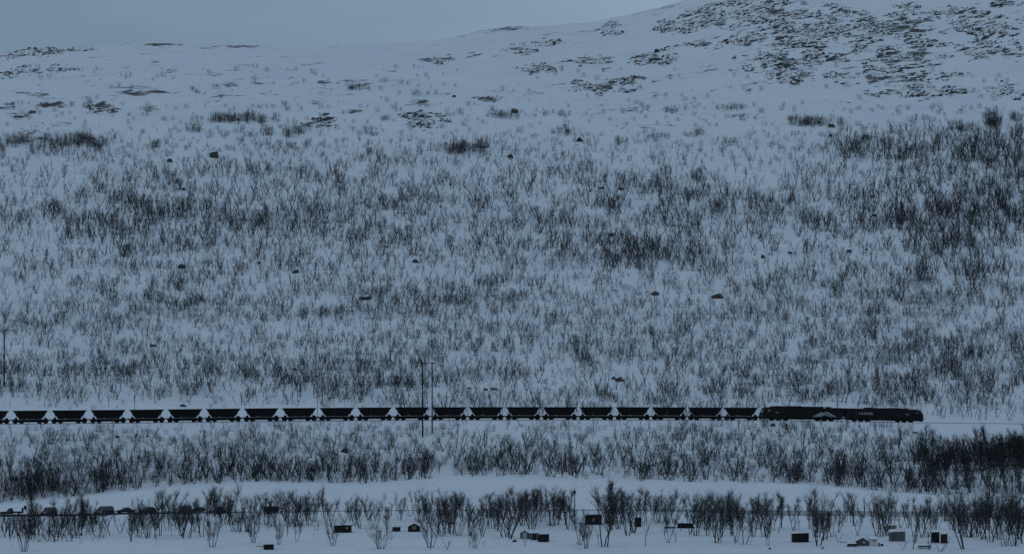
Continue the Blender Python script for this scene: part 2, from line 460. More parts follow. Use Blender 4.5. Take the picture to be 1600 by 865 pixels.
TANG = ZG / YS[:, None]                           # slope seen from the camera, per row and column
CM = np.maximum.accumulate(TANG, axis=0)
def at(x, y):
    """ground point that the photograph shows at pixel x, y (arrays allowed)"""
    x = np.atleast_1d(np.asarray(x, float)); y = np.atleast_1d(np.asarray(y, float))
    t = np.tan(PITCH + np.arctan((432.5 - y) / F))
    out = np.zeros((len(x), 3)); ok = np.ones(len(x), bool)
    ci = np.clip(np.searchsorted(XS, x) - 1, 0, len(XS) - 2)
    fx = np.clip((x - XS[ci]) / (XS[ci + 1] - XS[ci]), 0, 1)
    for n in range(len(x)):
        col = TANG[:, ci[n]] * (1 - fx[n]) + TANG[:, ci[n] + 1] * fx[n]
        j = int(np.argmax(col >= t[n]))
        if col[j] < t[n]: ok[n] = False; continue
        if j > 0:
            f_ = (t[n] - col[j - 1]) / (col[j] - col[j - 1] + 1e-12)
            Y = YS[j - 1] + (YS[j] - YS[j - 1]) * f_
        else: Y = YS[0]
        z = Y * t[n]
        out[n] = ((x[n] - 800) / F * (Y * math.cos(PITCH) + z * math.sin(PITCH)), Y, z)
    return out, ok
def P(x, y):
    o, ok = at([x], [y])
    return Vector(o[0])
def ground_z(X, Y):
    X = np.asarray(X, float); Y = np.asarray(Y, float)
    px = 800 + F * X / np.maximum(Y, 1000)
    ci = np.clip(np.searchsorted(XS, px) - 1, 0, len(XS) - 2); ri = np.clip(np.searchsorted(YS, Y) - 1, 0, len(YS) - 2)
    fx = np.clip((px - XS[ci]) / (XS[ci + 1] - XS[ci]), 0, 1); fy = np.clip((Y - YS[ri]) / (YS[ri + 1] - YS[ri]), 0, 1)
    return (ZG[ri, ci] * (1 - fx) + ZG[ri, ci + 1] * fx) * (1 - fy) + (ZG[ri + 1, ci] * (1 - fx) + ZG[ri + 1, ci + 1] * fx) * fy

# bare ground: (cx, cy, width, height, weight, rocky) in photograph pixels
BARE = [
 (1215, 21, 118, 30, 1.0, 1), (1110, 27, 104, 34, .9, 1), (1316, 22, 66, 16, .5, 1), (1418, 13, 34, 18, .8, 1), (1492, 19, 54, 18, .7, 1), (1572, 6, 44, 10, .7, 1),
 (1175, 62, 100, 16, 1.0, 1), (1282, 49, 124, 22, 1.0, 1), (1404, 42, 128, 32, 1.0, 1), (1535, 42, 140, 26, .6, 1), (1092, 67, 64, 8, .7, 1), (1255, 68, 84, 16, .8, 1), (1332, 68, 56, 14, .8, 1),
 (1412, 88, 142, 34, 1.0, 1), (1230, 97, 120, 28, .85, 1), (1242, 120, 70, 16, .9, 1), (1395, 123, 146, 20, .85, 1), (1428, 143, 104, 18, .8, 1), (1335, 159, 76, 6, .6, 0), (1571, 141, 60, 24, .5, 1),
 (1560, 78, 82, 24, .65, 1), (1161, 180, 70, 8, .6, 0), (765, 46, 170, 14, .75, 1), (680, 95, 52, 10, .6, 1), (736, 86, 40, 10, .6, 0), (612, 112, 38, 8, .5, 0), (813, 77, 44, 12, .75, 1), (852, 67, 38, 8, .6, 1),
 (842, 108, 58, 12, .8, 1), (923, 95, 64, 14, .8, 1), (942, 136, 82, 16, .85, 1), (970, 124, 58, 8, .7, 1), (1016, 90, 66, 22, .8, 1), (952, 48, 36, 14, .6, 1), (1050, 38, 44, 18, .8, 1), (1030, 10, 80, 10, .7, 1),
 (955, 168, 92, 16, .5, 0), (1034, 150, 44, 16, .5, 0), (658, 162, 76, 12, .85, 0), (770, 155, 50, 12, .8, 1), (661, 191, 64, 26, .5, 1), (690, 147, 46, 4, .6, 0), (1008, 197, 124, 8, .4, 0), (552, 174, 60, 8, .7, 0),
 (60, 80, 124, 9, .8, 1), (250, 68, 134, 9, 1.2, 0), (390, 71, 170, 7, 1.0, 0), (462, 70, 16, 5, .9, 1), (530, 67, 10, 6, .9, 1), (49, 111, 86, 12, .75, 1), (52, 147, 66, 11, .85, 0), (78, 162, 70, 12, .95, 0),
 (212, 144, 134, 18, 1.0, 0), (164, 168, 50, 20, .9, 1), (356, 133, 54, 9, .85, 0), (346, 149, 54, 18, .55, 0), (503, 129, 40, 10, .9, 0), (550, 126, 60, 8, .6, 0), (27, 181, 36, 11, .7, 1), (46, 207, 40, 20, .6, 1),
 (270, 110, 44, 10, .4, 0), (498, 160, 52, 10, .55, 0), (500, 192, 44, 14, .55, 1), (232, 165, 60, 6, .6, 0), (100, 193, 60, 8, .35, 0), (14, 165, 36, 16, .7, 0), (560, 135, 40, 10, .6, 0), (410, 130, 60, 4, .6, 0),
]
SPX = np.repeat(XS[None, :], len(YS), 0)
SPY = 432.5 - F * np.tan(np.arctan(TANG) - PITCH)
bare = np.zeros_like(ZG)
wob = fbm(XW / 9, YW / 15, 4, 9)
for cx, cy, w_, h_, wt, rk in BARE:
    sh = 0.12 * (SPX - cx)                     # strata rise slightly along the slope
    dx = (SPX - cx) / (0.55 * w_); dy = (SPY - cy + sh * (0.0 if cy > 120 else 0.35)) / (0.6 * h_ + 1.5)
    e = 1 - np.sqrt(dx * dx + dy * dy)
    bare = np.maximum(bare, np.clip(e * 1.5 + 0.15 + 0.8 * wob, 0, 1) * ((0.36 if rk else 0.34) + 0.15 * wt) * (e > -0.4) * (YW > 1900))
# a thin scatter of tussocks and stones over the high slope
hi = (1 - sstep(150, 250, SPY)) * (YW > 1900)
bare = np.maximum(bare, hi * np.minimum(0.37, 0.22 + 0.25 * np.clip(fbm((XW + 0.9 * YW) / 110, (YW - 0.9 * XW) / 38, 3, 21) * 1.3, -1, 1)))

def build_ground():
    # rows in front: the frozen lake up to the camera and behind it; rows behind: the far side of the ridge
    yn = np.array([-400.0, 0.0, 400.0, 800.0, 1000.0, 1080.0, 1120.0])
    yf = np.array([3050.0, 3300.0, 3800.0, 4600.0])
    zn = np.full((len(yn), len(XS)), ZG[0].mean()) - np.array([1.5] * 6 + [0.8])[:, None]
    zf = np.stack([ZG[-1] - 60, ZG[-1] - 120, ZG[-1] - 200, ZG[-1] - 260], 0)
    Yall = np.concatenate([yn, YS, yf]); Zall = np.concatenate([zn, ZG, zf], 0)
    Ball = np.concatenate([np.zeros_like(zn), bare, np.zeros_like(zf)], 0)
    Xall = (XS[None, :] - 800) / F * np.maximum(Yall, 1100)[:, None]
    nr, nc = Zall.shape
    V = np.stack([Xall, np.repeat(Yall[:, None], nc, 1), Zall], -1).reshape(-1, 3)
    i = np.arange(nr - 1)[:, None] * nc + np.arange(nc - 1)[None, :]
    Fc = np.stack([i, i + 1, i + nc + 1, i + nc], -1).reshape(-1, 4)
    me = bpy.data.meshes.new('snow_ground')
    me.vertices.add(len(V)); me.vertices.foreach_set('co', V.ravel())
    me.loops.add(Fc.size); me.loops.foreach_set('vertex_index', Fc.ravel().astype(np.int32))
    me.polygons.add(len(Fc)); me.polygons.foreach_set('loop_start', np.arange(0, Fc.size, 4, dtype=np.int32))
    me.polygons.foreach_set('use_smooth', np.ones(len(Fc), bool))
    me.update(calc_edges=True)
    a = me.attributes.new('bare', 'FLOAT', 'POINT'); a.data.foreach_set('value', Ball.ravel().astype(np.float32))
    me.materials.append(M['ground'])
    o = link('snowy_hillside', me)
    tag(o, 'snow covered mountainside rising from the frozen shore to the ridge', 'hillside', kind='structure')
build_ground()

# road
def build_road():
    xs = np.arange(-400, 2001, 12.0)
    V = []; Fq = []
    for x in xs:
        for Y in np.linspace(Y_ROAD0, Y_ROAD1, 5):
            X = (x - 800) / F * Y
            V.append((X, Y, float(ground_z(X, Y)) + 0.03))
    for i in range(len(xs) - 1):
        for j in range(4):
            a = i * 5 + j
            Fq.append((a, a + 5, a + 6, a + 1))
    o = link('road', mesh_np('road', V, Fq, M['asphalt']))
    tag(o, 'narrow grey road ploughed clear below the snow bank', 'road', kind='structure')
build_road()

# railway
def track_pt(s):
    """s metres along the line from its crossing with X = 0; returns the point at rail level and heading"""
    X = s * math.cos(TRACK_HEAD); Y = 1410.95 + s * math.sin(TRACK_HEAD)
    px = 800 + F * X / Y
    return Vector((X, Y, float(zray(lerp(V_RAIL, px), Y))))
def s_of_px(px):
    Y = float(ytrack(px)); return (Y - 1410.95) / math.sin(TRACK_HEAD)
def build_track():
    mb = MB()
    n = Vector((-math.sin(TRACK_HEAD), math.cos(TRACK_HEAD), 0))
    ss = np.arange(-260, 261, 4.0)
    for off in (-0.7525, 0.7525):
        pts = [track_pt(s) + n * off for s in ss]
        secs = []
        for p in pts:
            secs.append([p + n * a + Vector((0, 0, b)) for a, b in ((-0.07, -0.17), (0.07, -0.17), (0.036, 0.0), (-0.036, 0.0))])
        mb.loft(secs)
    o = mb.build('railway_track', M['rail'])
    tag(o, 'pair of steel rails on a snow covered embankment', 'railway track', kind='structure')
build_track()

# ------------------------------------------------------------------ train
def rot_place(root, s):
    p = track_pt(s); a = track_pt(s - 4); b = track_pt(s + 4)
    d = b - a
    root.location = p
    root.rotation_euler = (0, -math.atan2(d.z, math.hypot(d.x, d.y)), math.atan2(d.y, d.x))

def wheelset_mesh(r):
    mb = MB()
    for y in (-0.75, 0.75):
        mb.cyl((0, y, 0), r, 0.12, 'Y', 20)
        mb.cyl((0, y * 0.93, 0), r + 0.03, 0.03, 'Y', 20)
    mb.cyl((0, 0, 0), 0.08, 1.5, 'Y', 8)
    return mb.mesh('wheelset', M['wheel'])
WHEELSET = wheelset_mesh(0.46)

def make_wagon():
    root = empty('ore_wagon', (0, 0, 0))
    tag(root, 'black ore hopper wagon', 'ore wagon', 'ore wagons coupled behind the locomotives')
    T0, B0, zt, zb = 4.27, 2.62, 3.62, 1.20
    mb = MB()
    w1, w0 = 1.62, 1.30
    zm = 2.3; xm = B0 + (T0 - B0) * (zm - zb) / (zt - zb)
    mb.loft([[(-B0, -w0, zb), (B0, -w0, zb), (B0, w0, zb), (-B0, w0, zb)],
             [(-xm, -w1, zm), (xm, -w1, zm), (xm, w1, zm), (-xm, w1, zm)],
             [(-T0, -w1, zt), (T0, -w1, zt), (T0, w1, zt), (-T0, w1, zt)]])
    for s in (-1, 1):
        for k in range(-3, 4):
            mb.box((k * 1.12, s * (w1 + 0.045), (zm + zt) / 2), (0.10, 0.10, zt - zm))
        mb.box((0, s * (w1 + 0.05), zt - 0.06), (2 * T0 + 0.1, 0.14, 0.14))
        mb.box((s * (T0 + 0.03), 0, zt - 0.06), (0.12, 2 * w1 + 0.2, 0.14))
    hop = mb.build('hopper', M['wagon'], root)
    # heaped ore just above the rim
    n = 12; V = []; Fq = []
    for i in range(n + 1):
        for j in range(5):
            a = i / n * 2 - 1; b = j / 4 * 2 - 1
            h = 0.06 * (1 - a ** 4) * (1 - b * b) * (1 + 0.5 * math.sin(i * 2.1 + j))
            V.append((a * (T0 - 0.12), b * (w1 - 0.1), zt - 0.12 + h))
    for i in range(n):
        for j in range(4):
            a = i * 5 + j; Fq.append((a, a + 5, a + 6, a + 1))
    link('ore_load', mesh_np('ore_load', V, Fq, M['ore'], True), root)
    u = MB()
    u.box((0, 0, 0.98), (9.1, 0.8, 0.34))
    for s in (-1, 1):
        u.box((0, s * 1.2, 0.93), (9.2, 0.16, 0.44))
        u.box((s * 4.5, 0, 0.95), (0.18, 2.6, 0.42))
        for t in (-1, 1):
            u.bar((s * (B0 + 0.55), t * 1.15, 1.2), (s * (T0 - 0.55), t * 1.25, 3.02), 0.07, 6)
    u.build('underframe', M['iron'], root)
    g = MB()
    g.loft([[(-1.8, -0.8, 0.40), (1.8, -0.8, 0.40), (1.8, 0.8, 0.40), (-1.8, 0.8, 0.40)],
            [(-2.1, -1.2, 0.62), (2.1, -1.2, 0.62), (2.1, 1.2, 0.62), (-2.1, 1.2, 0.62)],
            [(-2.6, -1.24, 1.15), (2.6, -1.24, 1.15), (2.6, 1.24, 1.15), (-2.6, 1.24, 1.15)]])
    g.box((-1.1, -1.22, 0.72), (0.9, 0.2, 0.3)); g.box((1.2, -1.22, 0.7), (0.6, 0.2, 0.34))
    g.build('discharge_gear', M['iron'], root)
    for s in (-1, 1):
        b = MB()
        for y in (-1.02, 1.02):
            b.prism([(s * 3.2 - 1.25, 0.52), (s * 3.2 - 0.5, 0.36), (s * 3.2 + 0.5, 0.36), (s * 3.2 + 1.25, 0.52), (s * 3.2 + 1.2, 0.74), (s * 3.2 + 0.4, 0.92), (s * 3.2 - 0.4, 0.92), (s * 3.2 - 1.2, 0.74)], y - 0.08, y + 0.08)
        b.box((s * 3.2, 0, 0.66), (0.45, 2.0, 0.26)); b.box((s * 3.2, 0, 0.66), (2.3, 1.5, 0.36))
        for y in (-1.02, 1.02): b.box((s * 3.2, y, 0.74), (2.5, 0.14, 0.34))
        bg = b.build('bogie', M['iron'], root)
        for q in (-0.84, 0.84):
            w = link('wheelset', WHEELSET, bg); w.location = (s * 3.2 + q, 0, 0.46)
        c = MB()
        c.box((s * 4.9, 0, 0.98), (0.62, 0.16, 0.2)); c.box((s * 5.12, 0, 0.98), (0.2, 0.3, 0.3))
        c.build('coupler', M['iron'], root)
    e = MB()
    e.box((3.95, -0.5, 1.36), (0.6, 0.8, 0.42)); e.build('brake_cylinder', M['iron'], root)
    e2 = MB()
    e2.box((-3.95, -0.4, 1.38), (0.55, 0.8, 0.44)); e2.build('brake_cylinder', M['iron'], root)
    e3 = MB(); e3.bar((-4.2, -0.9, 1.1), (-4.2, -0.9, 1.7), 0.05, 6); e3.build('brake_lever', M['iron'], root)
    pl = MB(); pl.box((-1.35, -1.44, 1.34), (0.60, 0.03, 0.20)); pl.build('number_plate', M['plate'], root)
    return root

def children(o): return [c for c in bpy.data.objects if c.parent == o]
def copy_tree(o, kids, parent=None):
    c = o.copy(); COL.objects.link(c)
    if parent is not None: c.parent = parent
    for k, sub in kids: copy_tree(k, sub, c)
    return c
def tree_of(o): return [(k, tree_of(k)) for k in children(o)]

ORD = ['', 'first', 'second', 'third', 'fourth', 'fifth', 'sixth', 'seventh', 'eighth', 'ninth', 'tenth', 'eleventh', 'twelfth', 'thirteenth', 'fourteenth', 'fifteenth', 'sixteenth',
       'seventeenth', 'eighteenth', 'nineteenth', 'twentieth', 'twenty-first', 'twenty-second', 'twenty-third', 'twenty-fourth', 'twenty-fifth', 'twenty-sixth', 'twenty-seventh', 'twenty-eighth', 'twenty-ninth', 'thirtieth']
S_TAIL = s_of_px(1185.5)           # coupling between the last locomotive and the first wagon
S0 = s_of_px(17.3)
PITCH_W = (S_TAIL - S0) / 20.0
WAGON_PX = []                      # pixel span of each wagon, first behind the locomotives onwards
wag = make_wagon(); wkids = tree_of(wag)
for i in range(21):
    o = wag if i == 0 else copy_tree(wag, wkids)
    rot_place(o, S_TAIL - PITCH_W * (i + 0.5))
    o.scale = (PITCH_W / 10.3, PITCH_W / 10.3, 0.93 * PITCH_W / 10.3)
    o['label'] = 'black ore hopper wagon, %s behind the two locomotives' % ORD[i + 1]
    def pxof(s):
        p = track_pt(s); return 800 + F * p.x / p.y
    WAGON_PX.append((pxof(S_TAIL - PITCH_W * (i + 1)), pxof(S_TAIL - PITCH_W * i)))
KS = PITCH_W / 10.3                # size of the rolling stock against the drawn dimensions

def text_mesh(word, size, mat, name):
    cu = bpy.data.curves.new(name, 'FONT')
    cu.body = word; cu.size = size; cu.align_x = 'CENTER'; cu.align_y = 'CENTER'; cu.extrude = 0.01; cu.offset = 0.03 * size
    cu.space_character = 1.12
    t = bpy.data.objects.new(name, cu); COL.objects.link(t)
    dg = bpy.context.evaluated_depsgraph_get(); dg.update()
    me = bpy.data.meshes.new_from_object(t.evaluated_get(dg))
    bpy.data.objects.remove(t); bpy.data.curves.remove(cu)
    me.materials.clear(); me.materials.append(mat)
    return me

def make_loco(front, mirror, emblem):
    root = empty('ore_locomotive', (0, 0, 0))
    W = 1.48
    # side outline: x, z ; the cab end is at +x (mirrored when the cab is at the tail)
    m = -1 if mirror else 1
    if front == 'round':
        prof = [(-11.25, 0.95), (11.0, 0.95), (11.3, 1.25), (11.32, 1.75), (11.15, 2.4), (10.75, 3.1), (10.35, 3.5), (9.9, 3.68), (9.2, 3.74), (-11.25, 3.74)]
    else:
        prof = [(-11.25, 0.95), (11.15, 0.95), (11.3, 1.2), (11.2, 1.6), (10.75, 3.0), (10.55, 3.55), (10.2, 3.74), (9.6, 3.78), (-11.25, 3.78)]
    b = MB()
    secs = []
    for y, inset, dz in ((-W, 0.0, 0.0), (-W * 0.9, 0.0, 0.12), (0, 0, 0.2), (W * 0.9, 0.0, 0.12), (W, 0.0, 0.0)):
        secs.append([(m * x, y, z + (dz if z > 3.6 else 0)) for x, z in prof])
    b.loft(secs)
    for k in range(-9, 9):
        for s in (-1, 1): b.box((k * 1.1 + 0.5, s * (W + 0.006), 2.35), (0.05, 0.03, 2.3))
    b.build('body', M['loco'], root)
    r = MB()
    if front == 'round':
        r.box((m * 0.9, 0, 4.03), (13.6, 1.9, 0.26)); r.box((m * -4.0, 0, 4.2), (2.0, 1.5, 0.14)); r.box((m * 3.5, 0, 4.19), (3.0, 1.6, 0.12))
    else:
        r.box((m * -0.5, 0, 4.12), (14.6, 1.9, 0.34)); r.box((m * 7.9, 0, 4.08), (1.3, 1.2, 0.2)); r.box((m * 2.0, 0, 4.32), (4.0, 1.4, 0.1))
    r.build('roof_housing', M['loco_roof'], root, bevel=0.0)
    # folded pantograph
    p = MB()
    for s in (-0.5, 0.5):
        p.bar((m * 6.2, s, 4.12), (m * 8.6, s * 0.6, 4.30), 0.03, 6); p.bar((m * 8.6, s * 0.6, 4.30), (m * 6.6, s * 0.9, 4.36), 0.03, 6)
    p.bar((m * 6.6, -0.9, 4.37), (m * 6.6, 0.9, 4.37), 0.04, 6)
    p.build('pantograph', M['iron'], root)
    for xq in ((-6.4, 7.2) if front == 'round' else (-5.9,)):
        i = MB(); i.cyl((m * xq, -1.2, 4.0), 0.26, 0.52, 'Z', 12); i.cyl((m * xq, -1.2, 4.0), 0.36, 0.09, 'Z', 12); i.cyl((m * xq, -1.2, 4.18), 0.36, 0.09, 'Z', 12)
        i.build('roof_insulator', M['ceramic'], root)
    u = MB()
    u.box((0, 0, 0.76), (21.6, 2.5, 0.46)); u.box((0, 0, 0.5), (20.6, 2.3, 0.3)); u.box((m * 11.15, 0, 0.72), (0.3, 2.7, 0.5)); u.box((-m * 11.1, 0, 0.8), (0.25, 2.4, 0.4))
    u.box((m * 11.35, 0, 0.42), (0.12, 2.3, 0.35))
    u.build('underframe', M['iron'], root)
    t = MB(); t.box((m * 0.2, 0, 0.58), (3.9, 2.5, 0.40), bevel=0.04)
    t.build('equipment_box', M['grey_paint'] if emblem is None else M['iron'], root)
    for s in (-1, 1):
        c = s * 6.3
        bg = MB()
        for y in (-1.12, 1.12):
            bg.prism([(c - 2.6, 0.55), (c - 2.3, 0.34), (c + 2.3, 0.34), (c + 2.6, 0.55), (c + 2.5, 0.86), (c - 2.5, 0.86)], y - 0.1, y + 0.1)
            for q in (-1.9, 0, 1.9): bg.cyl((c + q, y * 1.1, 0.55), 0.2, 0.14, 'Y', 12)
        bo = bg.build('bogie', M['iron'], root)
        for q in (-1.9, 0, 1.9):
            w = link('wheelset', WHEELSET, bo); w.location = (c + q, 0, 0.53); w.scale = (1.15, 1, 1.15)
    for s in (-1, 1):
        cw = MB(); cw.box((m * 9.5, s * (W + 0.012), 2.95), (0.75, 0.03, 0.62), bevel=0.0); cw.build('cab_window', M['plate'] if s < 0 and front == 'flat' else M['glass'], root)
        dd = MB(); dd.box((m * 8.6, s * (W + 0.01), 2.2), (0.62, 0.03, 1.9)); dd.build('cab_door', M['loco'], root)
    ws = MB()
    if front == 'round': ws.box((m * 11.0, 0, 2.78), (0.06, 2.3, 0.75), Matrix.Rotation(m * R(-28), 3, 'Y'))
    else: ws.box((m * 10.95, 0, 2.75), (0.06, 2.3, 0.85), Matrix.Rotation(m * R(-18), 3, 'Y'))
    ws.build('windscreen', M['glass'], root)
    for s in (-1, 1):
        hl = MB(); hl.cyl((m * 11.34, s * 0.95, 1.55), 0.14, 0.1, 'X', 12); hl.build('headlight', M['lamp'], root)
        bf = MB(); bf.cyl((m * 11.5, s * 0.88, 1.02), 0.08, 0.4, 'X', 8); bf.cyl((m * 11.72, s * 0.88, 1.02), 0.22, 0.06, 'X', 14); bf.build('buffer', M['iron'], root)
    np_ = MB(); np_.box((m * (7.3 if front == 'flat' else 6.6), -(W + 0.012), 2.35), (1.0, 0.02, 0.30)); np_.build('number_plate', M['plate'] if front == 'flat' else M['galv'], root)
    if emblem == 'mountain':
        e = MB()
        e.prism([(2.39, 1.25), (5.03, 2.72), (6.35, 2.02), (8.20, 1.22), (7.42, 1.20), (5.84, 1.82), (4.62, 1.25)], -W - 0.045, -W - 0.03)
        e.prism([(5.62, 2.62), (6.45, 2.86), (9.35, 1.25), (8.45, 1.22)], -W - 0.045, -W - 0.03)
        e.build('emblem', M['letter'], root)
        for xs in (-11.3,): pass
    else:
        t = link('lettering', text_mesh('LKAB', 1.22, M['letter'], 'lettering'), root)
        t.location = (-5.0, -W - 0.04, 2.42); t.rotation_euler = (math.pi / 2, 0, 0)
        t.scale = (1.0, 0.86, 1.0)
        e = MB()
        e.prism([(-7.75, 2.22), (-7.2, 2.62), (-6.55, 2.24), (-6.8, 2.22), (-7.16, 2.42), (-7.42, 2.22)], -W - 0.045, -W - 0.03)
        e.prism([(-7.0, 2.62), (-6.85, 2.70), (-6.2, 2.24), (-6.42, 2.24)], -W - 0.045, -W - 0.03)
        e.build('emblem', M['letter'], root)
    if front == 'flat':
        sg = MB(); sg.box((11.05, -1.56, 1.15), (0.5, 0.22, 0.3)); sg.build('shunting_step', M['ceramic'], root)
    return root
lt = make_loco('flat', True, 'mountain')
ps = s_of_px(1316.5); rot_place(lt, (S_TAIL + 0.35 + ps) / 2)
lt.scale = ((ps - S_TAIL - 0.3) / 22.9, KS, 0.90 * KS)
tag(lt, 'dark locomotive with a pale mountain emblem, coupled in front of the ore wagons', 'locomotive')
ll = make_loco('round', False, None)
pe = s_of_px(1440.5); rot_place(ll, (ps + pe) / 2)
ll.scale = ((pe - ps - 0.2) / 22.9, KS, 0.90 * KS)
tag(ll, 'dark leading locomotive with round nose and pale lettering, at the head of the train', 'locomotive')

# ------------------------------------------------------------------ poles
def pylon(xa, ya, xb, yb, vtop, label, parts=True, pale_b=True):
    a = P(xa, ya); b = P(xb, yb)
    zt = float(zray(vtop, a.y))
    root = empty('power_pylon', a)
    tag(root, label, 'power pylon', 'wooden power pylons')
    for q, (p, mat) in enumerate(((a, M['pole']), (b, M['pole_pale'] if pale_b else M['pole']))):
        m = MB(); l = p - a
        m.bar((l.x, l.y, l.z - 0.6), (l.x, l.y, zt - a.z), 0.21, 10, 0.15)
        m.build('pole', mat, root)
    d = (b - a); d.z = 0; dn = d.normalized()
    c0 = Vector((0, 0, zt - a.z - 0.35)) - dn * 3.4; c1 = Vector((d.x, d.y, zt - a.z - 0.35)) + dn * 1.4
    m = MB(); m.bar(c0, c1, 0.10, 6); m.build('crossarm', M['pole_pale'], root)
    for t in (0.04, 0.5, 0.96):
        p = c0.lerp(c1, t)
        i = MB()
        for k in range(4): i.cyl((p.x, p.y, p.z - 0.25 - 0.16 * k), 0.11, 0.07, 'Z', 10)
        i.bar((p.x, p.y, p.z), (p.x, p.y, p.z - 0.85), 0.025, 6)
        i.build('insulator', M['galv'], root)
    return root
pylon(660.3, 683, 675.3, 677, 564.5, 'tall wooden power pylon with two poles standing in front of the ore train')
pylon(6.5, 604, -13, 601, 514, 'wooden power pylon on the slope above the tail of the train', pale_b=False)

def mast(px, vtop, label):
    s = s_of_px(px); p = track_pt(s)
    n = Vector((-math.sin(TRACK_HEAD), math.cos(TRACK_HEAD), 0))
    q = p + n * 3.1
    q.z = float(ground_z(q.x, q.y)) - 0.3
    root = empty('catenary_mast', q)
    tag(root, label, 'catenary mast', 'catenary masts along the railway')
    h = float(zray(vtop, q.y)) - q.z
    m = MB(); m.bar((0, 0, 0), (0, 0, h), 0.085, 8, 0.06); m.build('post', M['galv'], root)
    c = MB()
    e = -n * 2.7
    c.bar((0, 0, h - 1.2), (e.x, e.y, h - 1.9), 0.03, 6); c.bar((0, 0, h - 2.6), (e.x, e.y, h - 1.95), 0.03, 6)
    c.build('cantilever', M['galv'], root)
for px, vt in ((215, 596), (501, 588), (787, 594), (1033, 597), (1314.5, 598)):
    n_ = [i for i, (a, b) in enumerate(WAGON_PX) if a <= px < b]
    mast(px, vt, 'slender grey catenary mast rising behind ' + ('the %s ore wagon' % ORD[n_[0] + 1] if n_ else 'the coupling of the two locomotives'))

